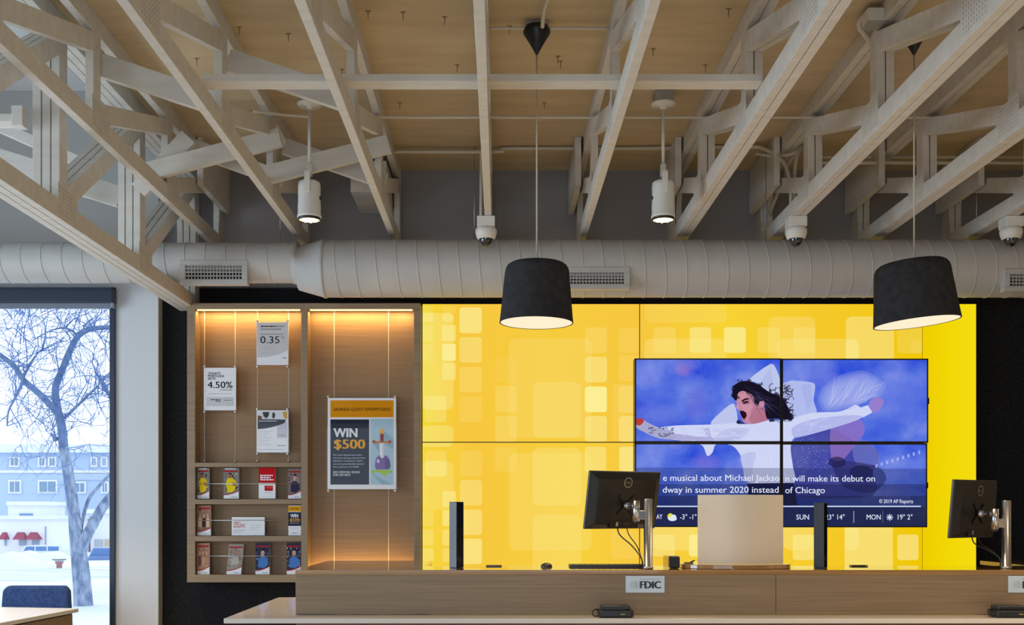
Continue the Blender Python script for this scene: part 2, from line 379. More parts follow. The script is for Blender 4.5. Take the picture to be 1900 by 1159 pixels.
conduit('second bent conduit beside the first above the second dome camera', [P(1489, 270, 6.36), P(1479, 290, 6.33), P(1475, 320, 6.31), P(1475, 360, 6.29), P(1475, 406, 6.27)], .011)
conduit('conduit looping left from the box where the bent conduits meet', [P(1492, 272, 6.36), P(1468, 286, 6.4), P(1435, 289, 6.5), P(1400, 284, 6.62)], .011)
conduit('conduit curling down the grey wall left of the second dome camera', [P(1487, 276, 6.42), P(1464, 300, 6.52), P(1448, 345, 6.72), P(1432, 385, 6.9), P(1430, 400, 7.0), P(1432, 425, 7.06)], .013)
conduit('upper of the two conduits running right behind the double-ply trusses', [(1.95, 6.6, zd-.06), (3, 6.6, zd-.06), (4.9, 6.6, zd-.06)], .012)
conduit('lower of the two conduits running right behind the double-ply trusses', [(1.95, 6.5, zd-.13), (3, 6.5, zd-.13), (4.9, 6.5, zd-.13)], .012)
conduit('conduit running down the left side of the camera by the pendant cord', [(-.115, 6.33, zd-.1), (-.115, 6.31, ZB+.2), (-.115, 6.29, ZB-.0)], .009)
conduit('conduit bending from the top junction box to the double-ply truss', [P(1612, 27, 4.82), P(1600, 33, 4.83), P(1594, 44, 4.85), P(1600, 58, 4.88), P(1626, 90, 4.98)], .014)
GREYBOX = mat((150, 146, 138), .6, name='galvanised_box')
def jbox(label, x, y, z, s=.06, h=.05):
    m = MB(); m.box(x-s, x+s, y-s*.7, y+s*.7, z-h, z, WHITEMETAL); m.box(x-s*1.03, x+s*1.03, y-s*.73, y+s*.73, z-h-.004, z-h, GREYBOX)
    return tag(m.build('junction_box', bevel=.003), label, 'junction box', 'electrical junction boxes')
jbox('galvanised junction box at the top edge left of the right pendant', 1.72, 4.78, ZD-.03, .062, .06)
jbox('junction box hung where the bent conduits meet', 1.865, 6.28, ZD-.02, .04, .13)

# ------------------------------------------------------------------ ventilation duct
dz = CAMZ+1.526; dzs = CAMZ+1.562; DY = 6.62
def ductrun(x0, x1, r, z, step=.127, lean=.10):
    m = MB(); m.lathe([(r, x0), (r, x1)], (0, DY, z), DUCT, 48, 'x'); x = x0+step*.6
    while x < x1-.05:
        k = len(m.v); m.lathe([(r-.001, x-.004), (r+.0028, x-.002), (r+.0028, x+.002), (r-.001, x+.004)], (0, DY, z), DUCT, 48, 'x')
        for v in m.v[k:]: v.x -= lean*(v.z-z)             # the seams wind round the pipe
        x += step
    return m
duct = thing('air_duct', 'large white spiral air duct running the length of the back wall', 'duct', (1, DY, dzs-.2))
xr0, xr1 = P(553, 0, DY).x, P(600, 0, DY).x
ductrun(-4.95, xr0, .125, dzs).build('narrow_pipe', duct)
m = MB(); prof = [(.131, xr0-.03), (.131, xr0), (.134, xr0+.005), (.178, xr1), (.183, xr1+.003), (.183, xr1+.02), (.178, xr1+.022)]
m.lathe(prof, (0, DY, dz), DUCT, 40, 'x')
for v in m.v:
    if v.x < xr0+.004: v.z += dzs-dz
m.build('reducer', duct)
ductrun(xr1+.02, 4.98, .178, dz).build('wide_pipe', duct)
DARKVENT = mat((34, 33, 32), .7)
def vent(px0, py0, px1, py1, z, r):
    Y = DY-r-.004; m = MB(); a = P(px0, py1, Y); c = P(px1, py0, Y); h = c.z-a.z
    f0 = .030; f1 = .034
    for x0, x1, z0, z1 in ((a.x, c.x, a.z, a.z+f0), (a.x, c.x, c.z-f0, c.z), (a.x, a.x+f1, a.z+f0, c.z-f0), (c.x-f1, c.x, a.z+f0, c.z-f0)): m.box(x0, x1, Y, Y+.06, z0, z1, DUCT)
    v = m.build('vent_frame', duct, bevel=.003)
    m = MB(); x0, x1, z0, z1 = a.x+f1, c.x-f1, a.z+f0, c.z-f0
    m.box(x0, x1, Y+.03, Y+.035, z0, z1, DARKVENT)
    n = int((x1-x0)/.0195)
    for i in range(n+1): x = x0+(x1-x0)*i/n; m.box(x-.003, x+.003, Y+.006, Y+.012, z0, z1, mat((170, 168, 164), .5))
    for j in range(5): z_ = z0+(z1-z0)*j/4; m.box(x0, x1, Y+.003, Y+.014, z_-.0035, z_+.0035, mat((170, 168, 164), .5))
    m.build('grille', v)
vent(333, 482, 459, 527, dzs, .125); vent(1036, 495, 1169, 536, dz, .178); vent(1864, 498, 1990, 540, dz, .178)
for px, Y in ((1421, 6.62), (1812, 6.62), (880, 6.62), (520, 6.62)):
    m = MB(); x = P(px, 0, Y).x; m.tube([(x, Y, dz+.17), (x, Y, ZD-.003)], .0022, METAL, 6); m.build('hanger_wire', duct)

# ------------------------------------------------------------------ pendant lamps
GLOW = emit((255, 236, 204), 1.05)
def pendant(label, px, pytop, pybot, Y, rw, tilt, sx):
    top = P(px, pytop, Y); bot = P(px, pybot, Y); H = top.z-bot.z
    root = thing('pendant_lamp', label, 'pendant lamp', (top.x, Y, bot.z), 'charcoal pendant lamps')
    ctr = Vector((top.x, Y, bot.z+H*.5)); M = Matrix.Rotation(tilt, 3, 'Y')
    def prof(sc): return [(rw*a*sc, (h-.5)*H*(sc if h > .5 else 1)) for a, h in ((1.0, 0), (.985, .08), (.95, .3), (.915, .55), (.885, .75), (.873, .84), (.852, .90), (.805, .95), (.73, .982), (.62, .996), (.001, 1.0))]
    m = MB(); m.lathe(prof(1), ctr, SHADE, 48, 'z', sx, 1, M); m.lathe([(rw, -.5*H), (rw*.972, -.5*H), (rw*.965, -.45*H)], ctr, SHADE, 48, 'z', sx, 1, M); m.build('lamp_shade', root)
    m = MB(); m.disc(rw*.972, ctr+M @ Vector((0, 0, -.494*H)), GLOW, 48, M, sx, 1); m.build('diffuser', root)
    att = ctr+M @ Vector((0, 0, .495*H)); tipz = CAMZ+2.15
    m = MB(); m.tube([(top.x, Y, att.z-.005), (top.x, Y, tipz)], .0038, mat((196, 186, 164), .6), 8); m.build('cord', root)
    m = MB(); m.lathe([(.004, tipz-.003), (.030, tipz+.045), (.064, tipz+.10), (.064, tipz+.108), (.055, tipz+.128), (.001, tipz+.128)], (top.x, Y, 0), BLACK, 32); m.build('canopy', root)
    d = bpy.data.lights.new('pendant_bulb', 'SPOT'); d.color = WARM; d.energy = 25; d.spot_size = 2.2; d.spot_blend = .5; d.shadow_soft_size = .1
    o = bpy.data.objects.new('pendant_bulb', d); C.objects.link(o); o.location = bot-Vector((0, 0, .03))
    m = MB(); m.box(top.x-.053, top.x+.053, Y-.03, Y+.05, tipz+.1285, ZD-.001, GREYBOX); m.build('ceiling_box', root, bevel=.003)
pendant('charcoal felt pendant lamp hanging in front of the upper left yellow panel', 996, 488, 599, 4.95, .174, math.radians(.8), 1.0)
pendant('tilted charcoal felt pendant lamp hanging by the right end of the yellow wall', 1696, 486, 599, 4.95, .182, math.radians(-5.5), 1.09)

# ------------------------------------------------------------------ white cylinder spotlights
LENS = emit((255, 224, 170), 1.6)
def spotlight(label, px, Y=5.78, dx=0):
    c = P(px, 400, Y); root = thing('ceiling_spotlight', label, 'spotlight', (c.x, Y, P(px, 417, Y).z), 'white cylinder spotlights')
    z0 = P(px, 408, Y).z; z1 = P(px, 338, Y).z; r = .062
    m = MB(); m.lathe([(.001, z1+.004), (.05, z1+.003), (.059, z1-.004), (.061, z1-.02), (.061, z0+.09), (.0625, z0+.085), (.0625, z0+.03), (.066, z0+.022), (.066, z0+.012), (.06, z0+.01)], (c.x, Y, 0), WHITEMETAL, 32); m.build('lamp_body', root)
    m = MB(); m.lathe([(.062, z0+.014), (.062, z0-.003), (.057, z0-.003), (.056, z0+.014)], (c.x, Y, 0), BLACK, 32); m.build('rim', root)
    m = MB(); m.disc(.057, (c.x, Y, z0+.001), LENS)
    for i in range(-3, 4):
        for j in range(-3, 4):
            if i*i+j*j < 10: m.ball((c.x+i*.0145, Y+j*.0145, z0+.001), .007, emit((255, 240, 210), 2.2), n=5)
    m.build('lens', root)
    m = MB(); m.box(c.x-.016, c.x+.016, Y-.072, Y-.064, z1-.075, z1+.04, WHITEMETAL); m.box(c.x-.016, c.x+.016, Y-.07, Y+.01, z1+.03, z1+.045, WHITEMETAL)
    m.lathe([(.017, z1+.03), (.017, z1+.10), (.012, z1+.102)], (c.x, Y, 0), WHITEMETAL, 16); m.build('yoke', root, bevel=.003)
    m = MB(); m.ball((c.x+dx*.064, Y-.01, z1-.09), .011, DARKGREY); m.build('adjustment_knob', root)
    zc_ = P(px, 199, Y).z
    m = MB(); m.tube([(c.x, Y, z1+.09), (c.x, Y, zc_)], .0085, WHITEMETAL, 12); m.build('stem', root)
    m = MB(); m.lathe([(.001, zc_-.012), (.016, zc_-.012), (.018, zc_), (.062, zc_+.008), (.067, zc_+.014), (.067, zc_+.02), (.001, zc_+.02)], (c.x, Y, 0), WHITEMETAL, 32); m.build('canopy', root)
    m = MB(); m.box(c.x-.05, c.x+.05, Y-.05, Y+.05, zc_+.02, ZD-.001, GREYBOX); m.build('ceiling_box', root, bevel=.003)
    spot('spotlight_beam', (c.x, Y, z0-.02), WARM, 150, 1.2)
spotlight('white cylinder spotlight hanging left of the centre truss', 574, dx=1)
spotlight('white cylinder spotlight hanging right of the centre truss', 1230.5, dx=-1)
spotlight('white cylinder spotlight mostly hidden behind the deep left truss', 101, dx=1, Y=5.9)

# ------------------------------------------------------------------ dome cameras
BUBBLE = mat((10, 10, 12), .05, name='smoked_dome', coat=1.0)
def dome(label, px, Y=6.27):
    c = P(px, 404, Y); root = thing('security_camera', label, 'security camera', (c.x, Y, P(px, 458, Y).z), 'white dome security cameras')
    a, d, e, f = (P(px, q, Y).z for q in (404, 423, 440, 458))
    m = MB(); m.box(c.x-.053, c.x+.053, Y-.053, Y+.053, d, ZB-.001, WHITEMETAL); m.build('mounting_box', root, bevel=.004)
    m = MB(); m.lathe([(.001, d), (.056, d), (.064, d-.012), (.064, d-.03), (.055, e-.006), (.043, e-.012)], (c.x, Y, 0), WHITEMETAL, 32); m.build('housing', root)
    m = MB(); n = 10; m.lathe([(.042*math.cos(i*R90/n)+1e-6, e-.006-(e-f-.006)*math.sin(i*R90/n)) for i in range(n+1)], (c.x, Y, 0), BUBBLE, 28); m.build('dome', root)
dome('white dome security camera at the end of the centre truss', 902)
dome('white dome security camera under the two bent conduits', 1477)
dome('white dome security camera at the far right of the duct', 1876)

# ------------------------------------------------------------------ backlit yellow wall
YP = YW-.10
def zpt(o, s, l): return [((o[0]+a/s), (o[1]+b_/s), (o[0]+c/s), (o[1]+d/s), al, (r/s)) for a, b_, c, d, al, r in l]
R1_, R4_ = 20, 42
RECTS = zpt((760, 540), 3.62, [
 (78, 145, 295, 795, .30, R4_), (100, 705, 247, 880, .28, R1_), (100, 705, 247, 795, .22, R1_), (78, 900, 295, 1045, .32, R4_), (665, 320, 1225, 985, .14, R4_), (830, 610, 1150, 985, .20, R4_), (1360, 620, 1540, 1010, .10, R4_),
 (335, 108, 485, 282, .62, R1_), (335, 308, 485, 480, .38, R1_), (335, 508, 485, 680, .22, R1_), (335, 705, 485, 880, .14, R1_),
 (218, 145, 295, 208, .42, 30), (218, 228, 310, 335, .52, 12), (218, 353, 310, 467, .85, 12), (218, 483, 310, 595, .46, 12),
 (78, 145, 158, 208, .44, 8), (78, 228, 158, 337, .26, 8), (78, 353, 158, 467, .2, 8), (78, 100, 158, 145, .14, 6), (218, 100, 310, 145, .12, 6),
 (575, 635, 720, 812, .2, R1_), (575, 835, 720, 1010, .22, R1_), (575, 440, 720, 612, .06, R1_),
 (1178, 243, 1325, 415, .2, R1_), (1178, 440, 1325, 612, .46, R1_), (1178, 640, 1325, 812, .95, R1_), (1178, 838, 1325, 1010, .5, R1_),
 (1405, 243, 1540, 415, .12, R1_), (1405, 430, 1540, 605, .15, R1_), (1405, 635, 1540, 815, .26, R1_), (1405, 838, 1540, 1010, .42, R1_)])
RECTS += zpt((760, 820), 3.42, [
 (75, 118, 280, 430, .2, R4_), (630, 68, 1155, 685, .18, R4_), (780, 35, 1090, 402, .22, R4_), (780, 458, 1090, 860, .2, R4_),
 (98, 55, 235, 218, .2, R1_), (98, 118, 235, 218, .3, R1_), (320, 55, 460, 218, .14, R1_), (320, 240, 460, 402, .36, R1_), (320, 428, 460, 588, .46, R1_), (320, 612, 460, 773, .6, R1_),
 (208, 310, 295, 410, .48, 12), (208, 432, 290, 532, .56, 12), (208, 553, 290, 655, .42, 12), (208, 672, 290, 760, .3, 12), (75, 432, 152, 532, .2, 8), (75, 553, 152, 655, .3, 8), (75, 672, 152, 755, .36, 8),
 (540, 30, 680, 185, .12, R1_), (1112, 28, 1248, 190, .42, R1_), (1330, 28, 1450, 190, .62, R1_), (1280, 560, 1450, 740, .12, R1_)])
RECTS += zpt((1180, 550), 3.5185, [
 (60, 40, 590, 170, .12, 30), (55, 275, 590, 600, .24, R4_), (865, 130, 1170, 600, .2, R4_), (920, 275, 1455, 600, .22, R4_), (1370, 130, 1685, 600, .38, R4_), (1370, 275, 1455, 600, .34, R4_),
 (115, 200, 260, 370, .2, R1_), (350, 200, 490, 367, .5, R1_), (575, 200, 717, 367, .7, R1_), (795, 200, 940, 367, .22, R1_), (1028, 200, 1170, 367, .24, R1_), (1705, 200, 1868, 370, .14, R1_), (1795, 285, 1868, 370, .12, R1_)])
RECTS += zpt((1200, 970), 3.0645, [
 (35, -60, 290, 155, .34, R4_), (775, -60, 945, 155, .3, R4_), (1125, -60, 1400, 262, .5, 36), (1125, -60, 1205, 155, .36, 36),
 (35, 65, 160, 190, .4, 16), (240, 65, 360, 190, .8, 16), (830, 65, 950, 210, .5, 16), (1425, 65, 1545, 210, .5, 16)])
def panel_base(name, stops):
    m = bpy.data.materials.new(name); m.use_nodes = True; nt = m.node_tree; nt.nodes.clear()
    o = nt.nodes.new('ShaderNodeOutputMaterial'); e = nt.nodes.new('ShaderNodeEmission'); tc = nt.nodes.new('ShaderNodeTexCoord')
    sp = nt.nodes.new('ShaderNodeSeparateXYZ'); r = nt.nodes.new('ShaderNodeValToRGB')
    while len(r.color_ramp.elements) > 1: r.color_ramp.elements.remove(r.color_ramp.elements[0])
    for i, (p, c) in enumerate(stops):
        q = r.color_ramp.elements[0] if i == 0 else r.color_ramp.elements.new(p); q.position = p; q.color = (*lin(c), 1)
    L = nt.links.new; L(tc.outputs['Generated'], sp.inputs[0]); L(sp.outputs['X'], r.inputs['Fac']); L(r.outputs['Color'], e.inputs['Color']); L(e.outputs[0], o.inputs[0])
    return m
FRAMEB = mat((30, 24, 14), .5, name='panel_edge')
def light_panel(px0, py0, px1, py1, label, stops):
    root = thing('light_panel', label, 'light panel', P((px0+px1)/2, py1, YP), 'backlit yellow wall panels')
    m = MB(); m.pbox(px0+.3, py0+.3, px1-.3, py1-.3, YP+.012, YW-.031, FRAMEB); m.build('tray', root)
    m = MB(); m.pbox(px0+1, py0+1, px1-1, py1-1, YP, YP+.012, panel_base('printed_acrylic', stops)); k = 0
    for a, b_, c, d, al, r in RECTS:
        pts = clip(rrect(a, b_, c, d, r), px0+1, py0+1, px1-1, py1-1)
        if len(pts) > 2: k += 1; m.ppoly(pts, YP-.0006-.00005*k, emit((252, 240, 150), 1.0, round(al, 2)))
    m.build('diffuser_face', root)
OR, LE = (247, 199, 62), (243, 217, 50)
light_panel(783, 563, 1187, 820, 'upper left backlit yellow panel printed with rounded squares', [(0, LE), (.18, OR), (.6, (246, 204, 62)), (1, OR)])
light_panel(783, 820, 1187, 1075, 'lower left backlit yellow panel behind the counter', [(0, (247, 214, 62)), (.25, OR), (.7, (247, 209, 60)), (1, OR)])
light_panel(1187, 563, 1712, 1075, 'wide backlit yellow panel behind the four video screens', [(0, OR), (.3, (247, 211, 52)), (.6, (246, 201, 44)), (1, (240, 200, 0))])
light_panel(1712, 563, 1812, 1075, 'narrow plain lemon-yellow backlit panel right of the video screens', [(0, (240, 205, 0)), (.5, (242, 216, 4)), (1, (244, 220, 20))])

# ------------------------------------------------------------------ video wall: four screens showing one picture
YT = YP-.09
zx = lambda x: 1160+x/3.219
zy = lambda y: 640+y/3.219
A = []                                                # (outline, colour, alpha) back to front
def art(pts, col, al=1.0, smooth=True):
    n_ = len(pts)
    if smooth and 5 <= n_ <= 45:                       # rounded outline through the points
        out = []
        for i in range(n_):
            p0, p1, p2, p3 = (Vector(pts[(i+j-1) % n_]) for j in range(4))
            for t in (0, .33, .66): out.append(tuple(.5*((2*p1)+(p2-p0)*t*.8+(2*p0-5*p1+4*p2-p3)*t*t*.8+(2*(p2-p1)-2*(p2-p1)*1)*0+(3*p1-p0-3*p2+p3)*t**3*.8+(2*(p2-p1))*(.2*(3*t*t-2*t**3)))))
        pts = out
    A.append(([(zx(x), zy(y)) for x, y in pts], col, al))
def streak(x0, y0, x1, y1, wd, col, al):
    d = Vector((x1-x0, y1-y0)); nrm = Vector((-d.y, d.x)).normalized()*wd; mx, my = (x0+x1)/2+nrm.x*2, (y0+y1)/2+nrm.y*2
    art([(x0, y0), (mx+nrm.x, my+nrm.y), (x1, y1), (mx-nrm.x, my-nrm.y)], col, al)
def blob(cx, cy, rx, ry, col, al, n=18): art([(cx+rx*math.cos(2*math.pi*i/n), cy+ry*math.sin(2*math.pi*i/n)) for i in range(n)], col, al)
for q in ((360, 130, 60, 50, (130, 120, 210)), (340, 150, 40, 36, (150, 120, 200)), (430, 350, 70, 90, (110, 110, 215)), (480, 700, 80, 50, (130, 120, 215)), (200, 420, 130, 60, (120, 140, 225)), (1650, 330, 120, 150, (100, 120, 225))):
    for k in range(4): blob(q[0], q[1], q[2]*(1.2-.25*k), q[3]*(1.2-.25*k), q[4], .16)
for k in range(5): art([(1150+k*14, 330), (1180+k*10, 250+k*12), (1280, 180+k*14), (1420, 150+k*14), (1500-k*8, 190+k*10), (1560-k*24, 240+k*8), (1530-k*20, 290), (1440, 330+k*3), (1350, 380-k*8), (1200+k*10, 400-k*12)], (168, 178, 236), .2)
random.seed(5)
for k in range(70):
    t = random.random(); x = 1170+t*300; y = 400-t*110+random.uniform(-50, 30)
    streak(x, y, x+random.uniform(30, 130), 190+random.uniform(-45, 90)+t*40, random.uniform(1.5, 4), random.choice(((196, 204, 246), (150, 164, 236), (212, 216, 248))), .3)
for k in range(40):
    x = random.uniform(70, 1790); y = random.uniform(95, 700); rr = random.uniform(30, 110)
    for j in range(3): blob(x, y, rr*(1-.28*j), rr*.7*(1-.28*j), random.choice(((150, 164, 238), (120, 140, 232), (40, 76, 216), (150, 140, 228))), .06, 14)
art([(985, 620), (1050, 530), (1230, 500), (1350, 560), (1500, 620), (1510, 700), (1480, 760), (1480, 900), (1010, 900), (1005, 720)], (66, 62, 140), .75)
art([(1230, 480), (1310, 470), (1400, 440), (1430, 520), (1340, 640), (1290, 690), (1230, 670)], (146, 112, 190), .7)
art([(1370, 560), (1480, 590), (1520, 700), (1400, 720), (1360, 660)], (110, 120, 200), .6)
art([(1250, 690), (1500, 720), (1560, 800), (1480, 880), (1330, 860), (1260, 780)], (46, 44, 104), .7)
blob(1265, 700, 52, 34, (34, 34, 80), .8); blob(1410, 760, 70, 44, (30, 34, 70), .8)
for k in range(9): blob(1500+k*32, 720-k*10, 7, 12, (190, 200, 250), .55, 8)
for k in range(60): blob(random.uniform(1010, 1230), random.uniform(550, 760), 3, 3, (150, 150, 220), .6, 6)
WHT, WH2, SKIN = (206, 212, 244), (184, 190, 232), (196, 136, 158)
art([(740, 205), (868, 112), (905, 150), (930, 225), (945, 330), (860, 290), (790, 225)], (188, 198, 236))
art([(800, 235), (868, 130), (880, 200), (890, 290)], (170, 182, 228), .6)
art([(945, 226), (1110, 222), (1135, 250), (1125, 330), (1145, 400), (1100, 420), (945, 450)], (176, 186, 236))
art([(1050, 240), (1110, 230), (1120, 330), (1090, 400)], (158, 170, 230), .5)
art([(515, 455), (600, 375), (650, 350), (672, 440), (650, 475), (530, 485)], (186, 196, 236))
art([(170, 500), (300, 480), (520, 474), (660, 464), (720, 472), (830, 455), (870, 445), (945, 452), (1110, 405), (1270, 398), (1340, 375), (1372, 356), (1405, 372), (1415, 430), (1290, 480), (1100, 535), (1010, 552), (988, 610), (1000, 720), (1005, 830), (740, 826), (705, 740), (690, 660), (640, 600), (545, 590), (522, 640), (490, 662), (462, 600), (390, 582), (300, 566), (200, 556), (172, 522)], WHT)
art([(300, 530), (430, 545), (640, 560), (560, 585), (400, 582), (305, 566)], (160, 150, 205), .7)
art([(600, 500), (740, 500), (690, 560), (560, 590), (530, 560)], WH2, .7)
art([(690, 660), (780, 640), (760, 740), (770, 826), (740, 826), (705, 740)], WH2, .8)
art([(1000, 490), (1130, 440), (1330, 420), (1415, 425), (1290, 480), (1100, 535), (1010, 552)], (170, 176, 232), .8)
art([(470, 500), (500, 490), (520, 560), (495, 565)], (170, 170, 220), .7)
art([(65, 446), (100, 440), (135, 462), (190, 488), (285, 515), (302, 562), (200, 556), (120, 522), (65, 490)], (168, 168, 206))
for k in range(26): blob(random.uniform(130, 290), random.uniform(490, 548), 9, 4, (70, 70, 110), .7, 6)
art([(63, 440), (100, 437), (112, 455), (88, 480), (63, 472)], (186, 62, 60))
art([(1400, 375), (1450, 358), (1476, 402), (1420, 432)], (206, 214, 248))
art([(1455, 350), (1490, 310), (1530, 318), (1546, 345), (1512, 392), (1476, 400)], (150, 126, 204))
for cx_, cy_, r_ in ((960, 300, 26), (975, 350, 30), (965, 410, 34), (880, 250, 22), (985, 260, 20), (655, 300, 18), (650, 260, 16), (990, 400, 16)):
    ring = [(cx_+r_*math.cos(g*.35), cy_+r_*math.sin(g*.35)) for g in range(15)]; inn = [(cx_+(r_-5)*math.cos(g*.35), cy_+(r_-5)*math.sin(g*.35)) for g in range(14, -1, -1)]
    art(ring+inn, (26, 24, 52), .85)
for k in range(46):
    cx_, cy_ = random.uniform(880, 1000), random.uniform(250, 440); r_ = random.uniform(12, 34); g0 = random.uniform(0, 6); L_ = random.uniform(2, 4.5)
    ring = [(cx_+r_*math.cos(g0+g*L_/14), cy_+.9*r_*math.sin(g0+g*L_/14)) for g in range(15)]; inn = [(cx_+(r_-4)*math.cos(g0+g*L_/14), cy_+(r_-4)*.9*math.sin(g0+g*L_/14)) for g in range(14, -1, -1)]
    art(ring+inn, (24, 22, 48), .8)
for k in range(60):
    t = random.random(); x = 320+t*340; y = 490+t*10+random.uniform(-5, 80); streak(x, y, x+random.uniform(30, 90), y+random.uniform(-14, 20), random.uniform(1, 3), random.choice(((160, 160, 214), (226, 230, 252), (180, 184, 230))), .5)
for k in range(40):
    t = random.random(); x = 1020+t*330; y = 510-t*110+random.uniform(-40, 30); streak(x, y, x+random.uniform(30, 90), y-random.uniform(6, 34), random.uniform(1, 3), random.choice(((160, 164, 224), (222, 228, 252))), .45)
for k in range(40):
    x = random.uniform(710, 980); y = random.uniform(500, 800); streak(x, y, x+random.uniform(-30, 30), y+random.uniform(30, 90), random.uniform(1, 3.5), random.choice(((176, 182, 232), (222, 228, 252))), .4)
art([(738, 400), (832, 380), (855, 442), (780, 468), (735, 466)], (176, 112, 136))
art([(668, 278), (720, 262), (770, 290), (812, 340), (828, 370), (805, 430), (762, 465), (716, 466), (700, 445), (692, 420), (684, 392), (688, 376), (666, 346)], SKIN)
art([(770, 380), (825, 370), (805, 430), (762, 465), (740, 440)], (168, 104, 130), .7)
art([(640, 285), (648, 242), (690, 218), (740, 214), (800, 238), (860, 280), (900, 296), (950, 330), (985, 400), (990, 445), (940, 442), (880, 438), (848, 440), (836, 400), (832, 345), (805, 338), (790, 366), (772, 352), (768, 310), (742, 288), (702, 273), (674, 288), (666, 330), (650, 322)], (22, 18, 36))
for k in range(70):
    bx, by = random.choice(((650, 260), (690, 222), (740, 216), (800, 240), (850, 280), (900, 300), (950, 340), (985, 400), (985, 430), (940, 440), (880, 440), (660, 300)))
    blob(bx+random.uniform(-16, 16), by+random.uniform(-14, 14), random.uniform(5, 15), random.uniform(4, 12), (24, 20, 38), .8, 9)
for k in range(60):
    t = random.random(); x0_, y0_ = 700+t*120, 225+t*60+random.uniform(0, 60); streak(x0_, y0_, x0_+random.uniform(60, 150), y0_+random.uniform(30, 130), random.uniform(1, 2.4), random.choice(((54, 46, 78), (70, 62, 104), (14, 12, 26))), .6)
for k in range(14): streak(random.uniform(690, 780), random.uniform(235, 265), random.uniform(700, 800), random.uniform(290, 320), random.uniform(1.5, 3.5), (26, 20, 36), .7)
art([(690, 345), (740, 340), (760, 372), (730, 400), (705, 385)], (212, 152, 172), .5); art([(672, 300), (720, 285), (750, 305), (700, 318)], (210, 150, 168), .5); art([(690, 340), (742, 328), (746, 352), (708, 358)], (120, 70, 96), .5)
art([(803, 338), (828, 336), (830, 360), (815, 374), (800, 366)], SKIN)
art([(684, 394), (704, 392), (722, 404), (725, 424), (712, 442), (698, 432), (690, 412)], (44, 14, 28)); art([(664, 362), (674, 350), (684, 372), (680, 386), (668, 380)], (206, 146, 160)); art([(700, 438), (714, 440), (718, 448), (706, 448)], (176, 90, 106)); art([(770, 352), (790, 356), (796, 400), (770, 410), (748, 392)], (180, 116, 140), .5); art([(696, 330), (724, 316), (744, 322), (720, 328), (702, 338)], (34, 20, 34)); art([(700, 342), (730, 332), (738, 342), (708, 350)], (30, 18, 34))
blob(678, 458, 14, 11, (24, 22, 44), .9); blob(690, 466, 24, 6, (34, 32, 60), .8)
art([(730, 826), (1005, 822), (1030, 960), (740, 960)], (18, 20, 44))
art([(60, 730), (1810, 738), (1800, 1090), (60, 1090)], (30, 36, 92), .42)
art([(60, 830), (1810, 830), (1800, 1090), (60, 1090)], (26, 28, 56), .45)
art([(60, 900), (1810, 900), (1800, 1090), (60, 1090)], (28, 30, 52), .5)
art([(60, 966), (1810, 966), (1800, 1090), (60, 1090)], (30, 32, 50), .6)
art([(1560, 830), (1690, 840), (1710, 960), (1520, 960)], (70, 72, 130), .3)
art([(60, 959), (1766, 959), (1766, 966), (60, 966)], (206, 220, 250)); art([(1363, 990), (1368, 990), (1368, 1060), (1363, 1060)], (150, 156, 180)); art([(1536, 990), (1540, 990), (1540, 1060), (1536, 1060)], (90, 96, 120))
blob(270, 1024, 18, 20, (226, 222, 60), 1); blob(282, 1036, 26, 14, (220, 230, 246), 1); blob(290, 1026, 15, 14, (220, 230, 246), 1)
for k in range(4):
    g = math.pi*k/4; c_, s_ = math.cos(g), math.sin(g)
    art([(1580-20*c_-2.5*s_, 1028-20*s_+2.5*c_), (1580+20*c_-2.5*s_, 1028+20*s_+2.5*c_), (1580+20*c_+2.5*s_, 1028+20*s_-2.5*c_), (1580-20*c_+2.5*s_, 1028-20*s_-2.5*c_)], (214, 222, 240))
TX = [('e musical about Michael Jackso', 226, 922, 810, 37, .006), ('n will make its debut on', 958, 1492, 814, 37, .006), ('dway in summer 2020 instead', 224, 916, 881, 37, .006), ('of Chicago', 956, 1193, 884, 37, .006),
      ('\u00a9 2019 AP Reports', 1517, 1720, 943, 22, .006), ('AY', 186, 222, 1038, 28, .006), ('-3\u00b0 -1\u00b0', 328, 426, 1040, 30, .005), ('SUN', 1022, 1098, 1041, 30, .006), ('23\u00b0 14\u00b0', 1196, 1311, 1041, 30, .005), ('MON', 1442, 1526, 1041, 30, .006), ('19\u00b0 2\u00b0', 1628, 1716, 1041, 30, .005)]
SMOKE = emit_noise('blue_smoke_picture', (36, 70, 214), (136, 152, 232), (2.4, 2.4, 3.0), (84, 112, 222), 5)
